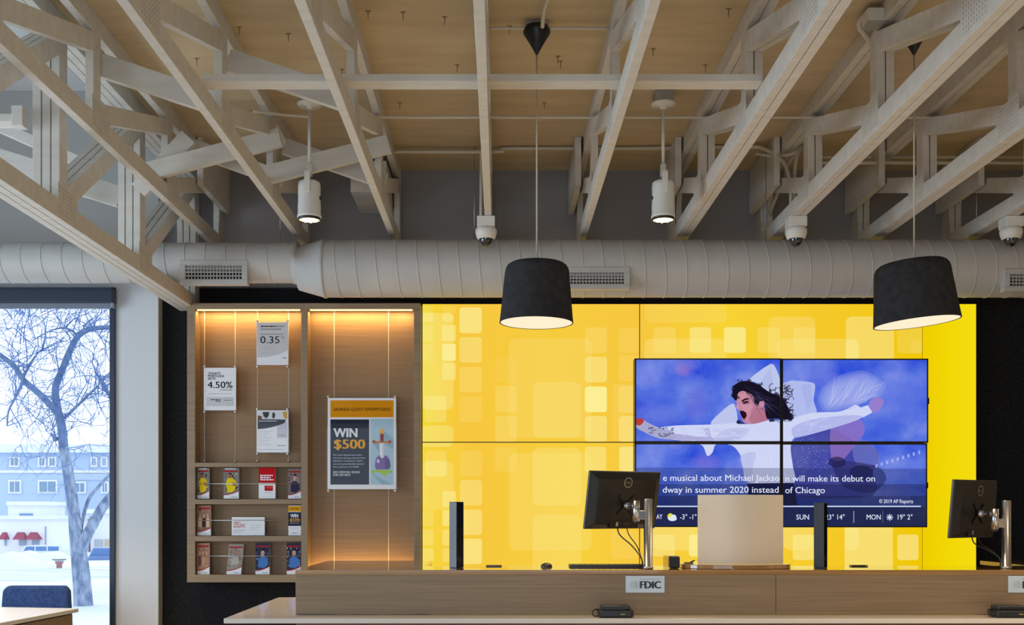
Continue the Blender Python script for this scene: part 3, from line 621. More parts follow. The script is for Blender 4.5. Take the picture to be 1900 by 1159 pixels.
def screen(px0, py0, px1, py1, label, side):
    root = thing('video_screen', label, 'screen', P((px0+px1)/2, py1, YT), 'video wall screens')
    e = 2.6; m = MB(); m.pbox(px0, py0, px1, py1, YT+.004, YP-.004, BLACK)
    a, c, t = P(px0, py1, YT-.004), P(px1, py0, YT-.004), .0075
    for x0, x1, z0, z1 in ((a.x, c.x, a.z, a.z+t), (a.x, c.x, c.z-t, c.z), (a.x, a.x+t, a.z, c.z), (c.x-t, c.x, a.z, c.z)): m.box(x0, x1, YT-.004, YT+.006, z0, z1, BLACK)
    m.build('bezel', root)
    q = (px0+e, py0+e, px1-e, py1-e); m = MB(); m.ppoly([(q[0], q[1]), (q[2], q[1]), (q[2], q[3]), (q[0], q[3])], YT+.0015, SMOKE)
    k = 0
    for pts, col, al in A:
        pts = clip(pts, *q)
        if len(pts) > 2: k += 1; m.ppoly(pts, YT+.0013-.00002*k, emit(col, 1.0, al))
    for s_, x0, x1, yb, cap, bo in TX:
        ax, bx, yb_ = zx(x0), zx(x1), zy(yb)
        if q[0]-2 <= ax and bx <= q[2]+2 and q[1] < yb_ < q[3]: m.text(s_, ax, bx, yb_, cap/3.219*1.0, YT-.003, emit((226, 232, 250), 1.0), bo)
    m.build('display', root)
    if side:
        m = MB(); m.box(c.x, c.x+.012, YT+.01, YT+.03, (a.z+c.z)/2-.02, (a.z+c.z)/2+.02, BLACK); m.build('latch', root)
screen(1178, 664.5, 1449.5, 820.5, 'upper left screen of the video wall, showing the singer\'s head and outstretched arm', 0)
screen(1450.5, 665, 1722.5, 821, 'upper right screen of the video wall, showing the raised white sleeve in blue smoke', 1)
screen(1178, 821.5, 1449.5, 977.5, 'lower left screen of the video wall, partly behind the monitor and privacy screen', 0)
screen(1450.5, 822, 1720.5, 978, 'lower right screen of the video wall, with the weather line and black tower before it', 1)

# ------------------------------------------------------------------ oak display cabinet
YC, YCB = 6.88, 6.985
cab = thing('display_cabinet', 'oak wall display cabinet with two lit bays and leaflet shelves', 'cabinet', P(563, 1080, YC))
def cbox(name, px0, py0, px1, py1, y0=YC, y1=YCB+.02, m_=None, par=None):
    m = MB(); m.pbox(px0, py0, px1, py1, y0, y1, m_ or OAK)
    if y0 != YC:                                       # keep the outline measured at the cabinet front
        k = y0/YC
    return m.build(name, par or cab, bevel=.0015)
cbox('side_panel', 347, 562, 362, 1080); cbox('top_panel', 362, 562, 780, 573); cbox('divider', 559, 573, 571, 1066); cbox('side_panel', 768, 573, 780, 1066); cbox('bottom_panel', 362, 1066, 780, 1080)
m = MB(); m.pbox(355, 565, 775, 1078, YCB, YW-.031, OAKBACK); m.build('back_panel', cab)
for y0, y1 in ((858, 866), (926, 935), (994, 1004)): cbox('shelf', 362, y0, 559, y1)
for y in (897, 965, 1031):
    m = MB(); a = P(362, y, YC+.006); c = P(559, y, YC+.006); m.tube([a, c], .0022, METAL, 8); m.build('wire_rail', cab)
LED = emit((255, 214, 150), 2.4)
for px0, px1 in ((366, 556), (575, 765)):
    m = MB(); m.pbox(px0, 573.2, px1, 575.5, YC+.012, YC+.03, LED); m.build('led_strip', cab)
    a = P(px0, 577, YC+.05); c = P(px1, 577, YC+.05)
    area('cabinet_led', ((a.x+c.x)/2, YC+.045, a.z-.004), (math.radians(14), 0, 0), c.x-a.x, .012, (1, .62, .22), 3.4)
a = P(575, 1062, YC+.05); c = P(765, 1062, YC+.05)
m = MB(); m.pbox(575, 1063, 765, 1065.6, YC+.012, YC+.03, LED); m.build('led_strip', cab)
area('cabinet_led', ((a.x+c.x)/2, YC+.045, a.z+.004), (math.pi-math.radians(14), 0, 0), c.x-a.x, .012, (1, .62, .22), 2.0)
YK = 6.925                                             # hanging cables
def cable(px, py0, py1):
    m = MB(); a = P(px, py0, YK); c = P(px, py1, YK); m.tube([a, c], .0022, mat((176, 170, 160), .5), 8)
    for q, s_ in ((a, -1), (c, 1)): m.tube([q, q+Vector((0, 0, s_*.016))], .008, METAL, 12)
    m.build('hanging_cable', cab)
for px in (379.5, 436.5, 478, 535.5): cable(px, 574.5, 857)
for px in (620, 721): cable(px, 574.5, 1064)

# posters held on the cables
INK, GREYINK, LIGHTINK = mat((30, 32, 42), .8, 0.0, None, 0.0, .1), mat((110, 112, 122), .6), mat((168, 170, 178), .6)
def sign(px0, py0, px1, py1, label, cat='poster', Y=YK-.012):
    root = thing('poster', label, cat, P((px0+px1)/2, py1, Y), 'posters hung on cables')
    m = MB(); m.pbox(px0-1, py0, px1+1, py1, Y-.001, Y+.008, glass('clear_acrylic', (.98, .98, .98), .012)); m.build('acrylic_holder', root)
    for x in (px0+2.5, px1-2.5):
        for y in (py0-1.5, py1+1.5): m = MB(); a = P(x, y, Y); m.lathe([(.001, -.009), (.0085, -.009), (.0085, .0), (.001, .0)], (a.x, Y+.004, a.z), METAL, 14, 'y'); m.build('clamp', root)
    return root
def sheet(px0, py0, px1, py1, Y): m = MB(); m.pbox(px0+1, py0+1, px1-1, py1-1, Y, Y+.002, PAPER); return m
def bars(m, x0, x1, y, h, Y, ink, seed=0, wob=.25):     # a line of print too small to read
    random.seed(int(x0*7+y*13)+seed); x = x0
    while x < x1-1:
        L = random.uniform(2.0, 5.5); m.ppoly([(x, y-h), (min(x+L, x1), y-h), (min(x+L, x1), y), (x, y)], Y, ink); x += L+.9
Y = YK-.010; YF = Y-.0006
r = sign(377, 681, 439, 762, 'white mortgage rate poster hung on the two leftmost cables'); m = sheet(377, 681, 439, 762, Y)
m.text("TODAY'S", 386, 409, 694.5, 4.2, YF, INK, .03); m.text('MORTGAGE', 386, 416, 699.3, 4.2, YF, INK, .03); m.text('RATE', 386, 400, 704.2, 4.2, YF, INK, .03)
m.text('4.50%', 385, 431.5, 719.5, 12, YF, INK, .02); m.text('4.721% APR', 407, 431, 724.5, 3, YF, GREYINK, .01); bars(m, 386, 430, 731, 1.2, YF, LIGHTINK)
m.ppoly([(383, 736), (434, 736), (434, 753), (383, 753)], YF, mat((196, 196, 198), .6)); bars(m, 391, 409, 742, 1.6, YF-.0003, INK); bars(m, 400, 409, 744.6, 1.6, YF-.0003, INK, 3); bars(m, 416, 429, 743, 1.5, YF-.0003, GREYINK); m.build('printed_sheet', r)
r = sign(475, 597, 536, 678, 'grey rate poster hung at the top of the right pair of cables'); m = sheet(475, 597, 536, 678, Y)
m.ppoly([(477, 599), (534, 599), (534, 650), (515, 658), (495, 662), (477, 663)], YF+.0002, mat((196, 194, 196), .6))
bars(m, 484, 513, 606.4, 2.4, YF, INK); bars(m, 514, 528, 606.2, 2, YF, GREYINK); bars(m, 484, 523, 611.6, 2.2, YF, GREYINK); bars(m, 484, 527, 620.5, 1.4, YF, GREYINK)
m.text('0.35', 483, 518.5, 636.5, 13, YF, INK, .008); m.text('%', 521.5, 528.5, 629, 6, YF, GREYINK, 0); m.text('APY', 522, 528, 634.5, 2.6, YF, LIGHTINK, 0)
for k, y in enumerate((642, 646, 650, 655)): bars(m, 484, 508+5*(k % 2), y, .8, YF, LIGHTINK)
m.ppoly([(522, 660), (526, 663), (532, 663), (531, 664.5), (526, 664.6)], YF, GREYINK); m.build('printed_sheet', r)
r = sign(475, 760, 536, 840, 'poster with a street photograph hung below the grey rate poster'); m = sheet(475, 760, 536, 840, Y)
m.ppoly([(478, 763), (533, 763), (533, 782), (522, 787), (505, 792), (490, 795), (478, 796)], YF+.0003, mat((208, 210, 220), .6))
m.ppoly([(478, 777), (530, 778), (529, 784), (520, 788), (505, 792), (490, 795), (478, 796)], YF+.0002, mat((58, 60, 72), .6)); m.ppoly([(487, 764), (500, 764), (498, 772), (494, 776), (489, 772)], YF, mat((44, 48, 40), .6)); m.ppoly([(505, 766), (509, 764), (511, 770), (509, 776), (505, 775)], YF, mat((60, 64, 48), .6))
m.ppoly([(524, 764), (533, 763), (533, 777), (527, 775)], YF, mat((198, 150, 62), .6)); m.ppoly([(480, 780), (514, 780), (514, 781.5), (480, 781.5)], YF-.0002, mat((190, 196, 205), .6)); m.ppoly([(478, 770), (486, 772), (486, 778), (478, 778)], YF, mat((110, 76, 60), .6))
m.ppoly([(514, 791), (533, 783), (533, 812), (514, 812)], YF+.0001, mat((192, 190, 204), .6)); bars(m, 517, 528, 808, 1.2, YF-.0002, GREYINK)
for k in range(7): bars(m, 480, 505-4*(k % 3), 800+k*4.2, .8, YF, LIGHTINK)
bars(m, 514, 532, 827, 1.3, YF, GREYINK); bars(m, 480, 530, 834, 1, YF, LIGHTINK); m.build('printed_sheet', r)
r = sign(607, 737, 736, 908, 'large sweepstakes poster with a sword in a purple stone'); Z5 = lambda x, y: (590+x/5.794, 720+y/5.794)
m = MB(); m.pbox(608, 738, 735, 907, Y, Y+.002, PAPER)
def g5(pts, col, k=0): m.ppoly([Z5(*p) for p in pts], YF-.0003*k, mat(col, .8, 0.0, None, 0.0, .1))
g5([(133, 130), (812, 130), (812, 312), (133, 312)], (214, 142, 16)); g5([(133, 335), (550, 335), (550, 1035), (133, 1035)], (38, 44, 62)); g5([(563, 328), (812, 328), (812, 1035), (563, 1035)], (166, 196, 214))
g5([(690, 440), (812, 545), (812, 660), (720, 600), (690, 740), (600, 600), (665, 570)], (140, 172, 192), 1); g5([(575, 915), (800, 1035), (690, 1035)], (140, 172, 192), 1)
g5([(610, 830), (625, 750), (665, 712), (745, 728), (770, 770), (782, 830), (765, 870), (625, 875)], (122, 98, 160), 2); g5([(720, 735), (765, 765), (782, 830), (765, 870), (720, 870)], (98, 78, 138), 3); g5([(632, 765), (655, 762), (662, 800), (634, 800)], (214, 204, 236), 3)
g5([(568, 880), (800, 880), (790, 915), (750, 905), (712, 950), (670, 905), (620, 900), (590, 920)], (160, 196, 48), 2); g5([(663, 590), (715, 590), (712, 735), (690, 755), (665, 728)], (232, 234, 240), 3); g5([(690, 590), (715, 590), (712, 735), (690, 750)], (206, 208, 218), 4)
g5([(668, 480), (706, 480), (706, 572), (668, 572)], (126, 40, 40), 3); g5([(580, 568), (600, 552), (625, 570), (750, 570), (770, 552), (795, 576), (770, 600), (750, 588), (625, 588), (600, 602)], (196, 112, 40), 4); g5([(662, 470), (672, 440), (690, 430), (710, 445), (715, 470), (700, 490), (675, 490)], (230, 170, 60), 4); g5([(590, 576), (602, 560), (618, 576), (602, 592)], (140, 40, 34), 5); g5([(756, 576), (770, 560), (786, 576), (770, 592)], (140, 40, 34), 5)
def t5(s_, x0, x1, yb, cap, col, bo): a = Z5(x0, yb); c = Z5(x1, yb); m.text(s_, a[0], c[0], a[1], cap/5.794, YF-.0005, mat(col, .8, 0.0, None, 0.0, .1), bo)
t5('SAVINGS QUEST SWEEPSTAKES', 166, 778, 242, 32, (60, 42, 18), .012); t5('WIN', 166, 425, 525, 96, (222, 224, 230), .045); t5('$500', 170, 508, 648, 98, (226, 160, 26), .045)
for k, (s_, x1) in enumerate((('For every deposit you make', 470), ('into your savings account from', 508), ('February 1 to March 31, 2019,', 480), ('you are automatically entered', 494), ('for a chance to win $500.', 440))): t5(s_, 164, x1, 724+k*32, 16, (200, 204, 214), .01)
t5('SEE OFFICIAL RULES', 164, 450, 912, 22, (222, 224, 230), .02); t5('FOR DETAILS', 164, 348, 942, 22, (222, 224, 230), .02)
m.build('printed_sheet', r)

# leaflets on the three shelves
def leaflet(px0, py0, px1, py1, label, kind, lean=0, depth=.02, cat='leaflet'):
    Y = YC+.034; YF = Y-.0006; W, H = px1-px0, py1-py0; m = MB()
    cor = lambda u, v: (px0+u*W+lean*(1-v), py0+v*H)
    a = [P(*cor(u, v), Y) for u, v in ((0, 1), (1, 1), (1, 0), (0, 0))]; d = Vector((0, depth, 0))
    m.hexa([a[0], a[1], a[1]+d, a[0]+d, a[3], a[2], a[2]+d, a[3]+d], PAPER)
    def q(pts, col, k=0): m.ppoly([cor(*p) for p in pts], YF-.0002*k, mat(col, .8, 0.0, None, 0.0, .1))
    RED = (168, 36, 40)
    def swoosh(): q([(0, .86), (.3, .85), (.6, .81), (1, .73), (1, .76), (.6, .84), (.3, .88), (0, .89)], RED, 3); bars(m, px0+W*.5, px0+W*.9, py0+H*.96, 1, YF-.0006, GREYINK)
    def photo(bgc, top=.0): q([(0, top), (1, top), (1, .74), (.6, .82), (.3, .86), (0, .87)], bgc)
    if kind == 'yellow':
        photo((126, 124, 122)); q([(0, .08), (.95, .08), (.95, .13), (0, .13)], RED, 1); q([(.1, .0), (.8, .0), (.8, .05), (.1, .05)], (190, 188, 190), 1)
        for i in range(26): x, y = random.uniform(.02, .9), random.uniform(.15, .75); q([(x, y), (x+.09, y), (x+.09, y+.05), (x, y+.05)], random.choice(((60, 56, 58), (190, 184, 178), (96, 80, 72), (150, 60, 60))), 1)
        q([(.25, .80), (.14, .46), (.3, .33), (.42, .28), (.6, .33), (.84, .46), (.8, .62), (.7, .74), (.5, .80)], (226, 200, 22), 2); q([(.32, .3), (.34, .2), (.46, .18), (.54, .22), (.52, .32), (.42, .35)], (150, 100, 74), 3); q([(.58, .45), (.85, .5), (.82, .6), (.6, .58)], (176, 112, 84), 3); q([(.3, .2), (.34, .16), (.5, .16), (.56, .22), (.5, .2)], (46, 34, 30), 4); swoosh()
    elif kind == 'red':
        q([(0, 0), (1, 0), (1, .49), (0, .49)], (184, 24, 34)); 
        for k, (y, x1) in enumerate(((.27, .85), (.34, .7), (.41, .92))): bars(m, px0+W*.14, px0+W*x1, py0+H*y, 2.4, YF-.0004, PAPER, k)
        q([(.1, .22), (.16, .22), (.16, .41), (.1, .41)], (230, 230, 232), 2); q([(.35, .58), (.85, .58), (.85, .75), (.35, .75)], (176, 30, 40)); q([(.45, .6), (.8, .6), (.8, .68), (.45, .66)], (206, 70, 76), 1); bars(m, px0+W*.32, px0+W*.8, py0+H*.82, 1, YF, LIGHTINK)
    elif kind == 'win':
        q([(0, .02), (1, .02), (1, .2), (0, .2)], (216, 150, 22)); q([(0, .22), (1, .22), (1, .68), (0, .68)], (38, 46, 66)); m.text('WIN', px0+W*.16, px0+W*.78, py0+H*.40, H*.12, YF-.0004, mat((222, 226, 232), .5), .04); m.text('$500', px0+W*.13, px0+W*.9, py0+H*.54, H*.11, YF-.0004, mat((226, 160, 26), .5), .04)
        m.text('SAVINGS QUEST', px0+W*.15, px0+W*.85, py0+H*.13, H*.05, YF-.0004, INK, 0); bars(m, px0+W*.14, px0+W*.85, py0+H*.6, 1, YF-.0004, LIGHTINK); bars(m, px0+W*.14, px0+W*.85, py0+H*.76, .8, YF, LIGHTINK); bars(m, px0+W*.3, px0+W*.7, py0+H*.93, 1.2, YF, GREYINK)
    elif kind == 'wide':
        for k, (s_, x1) in enumerate((('ENJOY', .27), ('OUR BEST', .42), ('BENEFITS.', .42))): m.text(s_, px0+W*.05, px0+W*x1, py0+H*(.34+.115*k), H*.085, YF-.0003, mat((186, 44, 56), .5), .03)
        for k in range(3): bars(m, px0+W*.05, px0+W*(.42-.05*k), py0+H*(.70+.08*k), 1, YF, LIGHTINK); bars(m, px0+W*.56, px0+W*(.92-.06*k), py0+H*(.44+.12*k), 1, YF, LIGHTINK)
        q([(.49, .02), (.495, .02), (.495, .98), (.49, .98)], (190, 190, 196)); q([(0, .14), (1, .14), (1, .155), (0, .155)], (170, 170, 176))
    else:
        pal = {'group': ((150, 116, 96), (60, 90, 150), (70, 44, 38), (206, 180, 150)), 'family': ((170, 130, 110), (40, 34, 38), (196, 150, 120), (104, 80, 84)), 'grey': ((150, 142, 134), (110, 104, 100), (196, 190, 184), (128, 96, 84)), 'blue': ((52, 56, 76), (72, 120, 186), (24, 24, 34), (206, 204, 214)), 'man': ((120, 108, 110), (52, 48, 74), (196, 160, 140), (170, 168, 176))}[kind]
        photo(pal[0])
        for i in range(64): x, y = random.uniform(.0, .88), random.uniform(.12, .74); s1, s2 = random.uniform(.05, .12), random.uniform(.02, .06); q([(x, y), (x+s1, y+.01), (x+s1*.9, y+s2), (x+.01, y+s2)], random.choice(pal), 1)
        if kind in ('man', 'blue'): q([(.2, .78), (.22, .5), (.4, .42), (.7, .44), (.88, .56), (.9, .7), (.6, .8)], pal[1], 2); q([(.38, .38), (.4, .24), (.52, .2), (.64, .26), (.62, .38), (.5, .43)], (190, 150, 132), 3); q([(.38, .26), (.46, .17), (.62, .19), (.66, .28), (.54, .23)], (34, 28, 30), 4)
        if kind == 'family' or kind == 'group': 
            for x in (.2, .5, .78): q([(x-.12, .72), (x-.12, .46), (x, .4), (x+.12, .46), (x+.12, .72)], random.choice(pal), 2); q([(x-.07, .4), (x-.06, .3), (x, .27), (x+.06, .3), (x+.07, .4), (x, .43)], (196, 150, 126), 3)
        if kind == 'grey': q([(.25, .7), (.3, .45), (.5, .38), (.74, .45), (.8, .66)], (176, 170, 164), 2); q([(.36, .36), (.4, .2), (.56, .17), (.68, .24), (.64, .4), (.5, .44)], (150, 122, 106), 3)
        q([(.06, .08), (.94, .08), (.94, .13), (.06, .13)], RED, 5); swoosh()
    return tag(m.build('leaflet'), label, cat, 'leaflets on the cabinet shelves')
leaflet(366, 868, 388, 924.5, 'leaflet showing a person in yellow, leftmost on the top leaflet shelf', 'yellow')
leaflet(415, 868, 443, 924.5, 'leaflet showing a person in yellow, second along the top leaflet shelf', 'yellow')
leaflet(480, 867.5, 511, 924.5, 'red and white leaflet on the top leaflet shelf', 'red')
leaflet(534.5, 869, 558.5, 924.5, 'leaflet showing a seated person, last on the top leaflet shelf', 'man')
leaflet(366, 937, 391, 994-1, 'leaflet with a group photograph, leftmost on the middle leaflet shelf', 'group')
leaflet(430, 959, 491, 994-1, 'wide white leaflet with red heading lying across the middle shelf', 'wide')
leaflet(535, 937.5, 558.5, 994-1, 'small sweepstakes leaflet at the end of the middle shelf', 'win')
leaflet(366, 1007, 388.5, 1065, 'leaflet with a family photograph, leftmost on the bottom leaflet shelf', 'family')
leaflet(420, 1009, 447, 1065, 'grey leaning leaflet, second along the bottom shelf', 'grey', 5)
leaflet(474, 1007, 500, 1065, 'blue-toned leaflet, third along the bottom shelf', 'blue')
leaflet(532, 1007, 558.5, 1065, 'blue-toned leaflet, last on the bottom shelf beside the counter end', 'blue')

# ------------------------------------------------------------------ teller counter
Y0 = 4.83; ZT = P(0, 1057, Y0).z; ZS = P(0, 1140, Y0).z; xl = P(547, 0, Y0).x; XRC = 3.75
ctr = thing('teller_counter', 'long oak bank counter running in front of the yellow wall', 'counter', (1.4, Y0+.4, 0))
tt = .022
m = MB(); m.box(xl, XRC, Y0, Y0+.37, ZT-tt, ZT, OAKTOP); m.box(xl, -.375, Y0+.37, 5.74, ZT-tt, ZT, OAKTOP); m.box(2.62, XRC, Y0+.37, 5.74, ZT-tt, ZT, OAKTOP); m.build('countertop', ctr, bevel=.002)
xs = P(1440, 0, Y0).x
for x0, x1 in ((xl+.003, xs-.001), (xs+.001, XRC)):
    m = MB(); m.box(x0, x1, Y0+.003, Y0+.04, ZS+.002, ZT-tt, OAK); m.build('front_panel', ctr, bevel=.001)
m = MB(); m.box(xl+.003, xl+.04, Y0+.041, 5.74, ZS+.002, ZT-tt, OAK); m.build('end_panel', ctr, bevel=.001)
m = MB(); m.box(-.41, -.375, Y0+.37, 5.74, ZS+.002, ZT-tt, OAK); m.build('end_panel', ctr)
m = MB(); m.box(xl, XRC, Y0+.02, 5.7, .0, ZS-.0225, mat((96, 66, 40), .5)); m.build('base_cabinet', ctr)
m = MB(); m.box(P(415, 0, 4.66).x, XRC, 4.66, 5.81, ZS-.022, ZS, STONE); tag(m.build('counter_ledge', bevel=.002), 'glossy white stone ledge running along the front of the oak counter', 'ledge')

LETTER = mat((34, 38, 46), .5); PALE = mat((206, 214, 222), .45)
def fdic(px, label):
    root = thing('counter_sign', label, 'sign', P(px+36, 1099, Y0), 'insurance signs on the counter front')
    m = MB(); m.pbox(px, 1068, px+72, 1099, Y0-.003, Y0+.002, mat((198, 212, 226), .4))
    Yf = Y0-.0036; m.text('FDIC', px+26, px+66, 1091, 13.2, Yf, LETTER, .075)
    for k in range(12): bars(m, px+26, px+66, 1074.5, .8, Yf, GREYINK) if k == 0 else None
    for rr, al in ((8.5, 0), (6.0, 0)):
        ring = [(px+15+rr*math.cos(g/10), 1084-rr*math.sin(g/10)*1.0) for g in range(-12, 13)]; inn = [(px+15+(rr-1.2)*math.cos(g/10), 1084-(rr-1.2)*math.sin(g/10)) for g in range(12, -13, -1)]
        m.ppoly(ring+inn, Yf, mat((168, 178, 188), .5))
    ring = [(px+14+6*math.cos(g/3), 1084-7*math.sin(g/3)) for g in range(19)]; m.ppoly(ring, Yf+.0003, mat((184, 196, 208), .5))
    m.build('sign_plate', root)
fdic(1161, 'white insurance sign on the counter under the left monitor'); fdic(1871, 'white insurance sign on the counter cut by the right edge')

def cardreader(px, label):
    Y = 4.735; c = P(px, 1145, Y); s = Y/F; root = thing('card_reader', label, 'card reader', (c.x, Y, ZS), 'card readers on the stone ledge')
    z = ZS+.001; NV = mat((26, 30, 38), .45)
    m = MB(); m.zprism([(c.x-.066+.02*0, Y-.05), (c.x+.08, Y-.05), (c.x+.09, Y-.03), (c.x+.09, Y+.03), (c.x+.08, Y+.05), (c.x-.066, Y+.05)], z, z+.032, NV); m.zprism([(c.x-.055, Y-.035), (c.x+.075, Y-.035), (c.x+.075, Y+.045), (c.x-.055, Y+.045)], z+.032, z+.052, DARKGREY); m.build('housing', root, bevel=.006)
    m = MB(); m.box(c.x-.045, c.x+.055, Y-.0405, Y-.0352, z+.035, z+.046, BLACK); m.build('card_slot', root)
    m = MB(); m.box(c.x+.03, c.x+.05, Y-.0505, Y-.0502, z+.014, z+.017, mat((200, 180, 60), .5)); m.build('indicator', root)
    m = MB(); m.tube(smoothpath([(c.x-.065, Y+.01, z+.03), (c.x-.085, Y-.02, z+.034), (c.x-.096, Y-.035, z+.018), (c.x-.085, Y-.04, z+.006), (c.x-.068, Y-.03, z+.008)]), .003, BLACK, 8); m.build('cable', root)
cardreader(1137, 'black card reader on the ledge below the left insurance sign'); cardreader(1868, 'black card reader on the ledge at the right edge')

# ------------------------------------------------------------------ monitors, arms
def monitor(label, px, py, Y, yaw, tilt, W, H):
    c = P(px, py, Y); u = Vector((math.cos(yaw), math.sin(yaw), 0)); n = Vector((math.sin(yaw), -math.cos(yaw), 0))   # n: back side, towards the camera
    v = (Vector((0, 0, 1))*math.cos(tilt)+n*math.sin(tilt)); n = u.cross(v); 
    root = thing('monitor', label, 'monitor', c-v*(H/2), 'computer monitors on pole arms')
    m = MB(); m.obox(c-n*.012, u*W/2, v*H/2, n*.007, mat((58, 56, 56), .35)); m.build('bezel', root, bevel=.004)
    m = MB(); a = [c-n*.005+u*(sx*W/2*.985)+v*(sy*H/2*.98) for sx, sy in ((-1, -1), (1, -1), (1, 1), (-1, 1))]; e = [c+n*.018+u*(sx*W/2*.80)+v*(sy*H/2*.78-.004) for sx, sy in ((-1, -1), (1, -1), (1, 1), (-1, 1))]
    m.hexa([a[0], a[1], e[1], e[0], a[3], a[2], e[2], e[3]], mat((24, 23, 23), .38, name='monitor_shell')); m.build('back_shell', root, bevel=.004)
    m = MB(); a = [c-n*.0195+u*(sx*W/2*.95)+v*(sy*H/2*.93) for sx, sy in ((-1, -1), (1, -1), (1, 1), (-1, 1))]; m.poly(a, mat((20, 22, 30), .15)); m.build('screen_glass', root)
    # ring emblem with the four letters
    ec = c+n*.0196+v*(H*.32); M = Matrix((( u.x, v.x, n.x, ec.x), (u.y, v.y, n.y, ec.y), (u.z, v.z, n.z, ec.z), (0, 0, 0, 1)))
    SIL = mat((168, 164, 156), .35, .6); m = MB(); R_ = .025
    k = 28; m.add([M @ Vector((rr*math.cos(2*math.pi*i/k), rr*math.sin(2*math.pi*i/k), .0015)) for rr in (R_, R_*.84) for i in range(k)], [(i, (i+1) % k, k+(i+1) % k, k+i) for i in range(k)], SIL)
    m.text('DELL', -.0185, .0185, -.0055, .011, 0, SIL, .02, M @ Matrix.Translation((0, 0, .0015)))
    m.build('emblem', root)
    m = MB()
    for s1 in (-1, 1):
        for s2 in (-1, 1): m.beam(c+n*.021-v*.02, c+n*.021+u*(s1*.045)+v*(s2*.045-.02), .012, .006, n, BLACK)
    m.build('mount_bracket', root, bevel=.001)
    m = MB(); m.obox(c+n*.012-v*(H*.40), u*W*.2, v*.018, n*.009, BLACK); m.obox(c+n*.0215-v*(H*.40)-u*W*.1, u*.006, v*.01, n*.001, METAL); m.obox(c+n*.0215-v*(H*.40)+u*W*.03, u*.02, v*.007, n*.001, DARKGREY); m.build('connector_panel', root)
    return c, u, v, n
def marm(label, pxp, pytop, Yp, c, u, v, n, side):
    base = P(pxp, 1054, Yp); top = P(pxp, pytop, Yp)
    root = thing('monitor_stand', label, 'monitor arm', (base.x, Yp, ZT), 'aluminium monitor arms')
    m = MB(); m.lathe([(.001, top.z), (.019, top.z), (.0205, top.z-.003), (.0205, ZT+.012), (.024, ZT+.011), (.024, ZT+.0005), (.001, ZT+.0005)], (base.x, Yp, 0), METAL, 28); m.build('pole', root)
    j = c+n*.047-v*.02; m = MB(); m.tube([c+n*.025-v*.02, c+n*.032-v*.02, j], [.021, .019, .014], METAL, 20); m.build('swivel_joint', root)
    k = Vector((base.x+side*.056, Yp-.005, j.z-.02)); m = MB(); m.tube([j, Vector((k.x, k.y, j.z))], .012, METAL, 14); m.tube([k+Vector((0, 0, .045)), k-Vector((0, 0, .052))], .0165, METAL, 20); m.tube([k-Vector((0, 0, .052)), k-Vector((0, 0, .062))], .012, DARKGREY, 16); m.build('knuckle', root)
    m = MB(); q = Vector((base.x, Yp, k.z-.022)); m.beam(k-Vector((0, 0, .022)), q, .026, .042, (0, 0, 1), METAL); m.build('clamp', root, bevel=.003)
    kk = c-v*.115+n*.012
    for dx_, r in ((-.035, .0032), (.02, .0025)):
        m = MB(); s = kk+u*dx_; m.tube(smoothpath([s, s+Vector((.012, -.005, -.05)), (s+Vector((base.x, Yp, ZT+.04)))/2+Vector((0, 0, -.02)), (base.x+side*.03, Yp, ZT+.045), (base.x+side*.028, Yp+.01, ZT+.004)]), r, BLACK, 8); m.build('cable', root)
mc = monitor('black computer monitor seen from behind, left of the privacy screen', 1157.5, 928, 5.10, math.radians(30), math.radians(10), .425, .282)
marm('aluminium pole arm carrying the left monitor', 1202.5, 925, 4.93, *mc, -1)
mc = monitor('black computer monitor seen from behind, in front of the black wall at right', 1809, 944, 5.12, math.radians(36), math.radians(5), .385, .282)
marm('aluminium pole arm carrying the right monitor', 1867.5, 928, 4.95, *mc, -1)

# ------------------------------------------------------------------ small things on the counter
def tower(px, py, Y, rot, label):
    c = P(px, 1056, Y); top = P(px, py, Y).z; root = thing('counter_tower', label, 'tower', (c.x, Y, ZT), 'black counter towers'); M = Matrix.Rotation(rot, 3, 'Z')
    s1, s2 = .0245, .0245
    m = MB(); pts = [M @ Vector((a*s1, b_*s2, 0)) for a, b_ in ((-1, -1), (1, -1), (1, 1), (-1, 1))]; m.zprism([(c.x+p.x, Y+p.y) for p in pts], ZT+.0005, top, mat((52, 55, 62), .4)); m.build('housing', root, bevel=.002)
    m = MB(); q = [M @ Vector((s1+.0008, b_*s2*.86, 0)) for b_ in (-1, 1)]; m.poly([(c.x+q[0].x, Y+q[0].y, ZT+.004), (c.x+q[1].x, Y+q[1].y, ZT+.004), (c.x+q[1].x, Y+q[1].y, top-.004), (c.x+q[0].x, Y+q[0].y, top-.004)], mat((8, 8, 9), .12)); q = [M @ Vector((b_*s1*.86, -s2-.0008, 0)) for b_ in (-1, 1)]  # right side painted near-black as its unlit face; housing colour holds the daylit tone
    m.build('shaded_face', root)
tower(847, 930.5, 5.02, math.radians(-42), 'black counter tower in front of the left end of the yellow wall')
tower(1522.5, 932, 5.0, math.radians(-36), 'black counter tower in front of the lower right video screen')
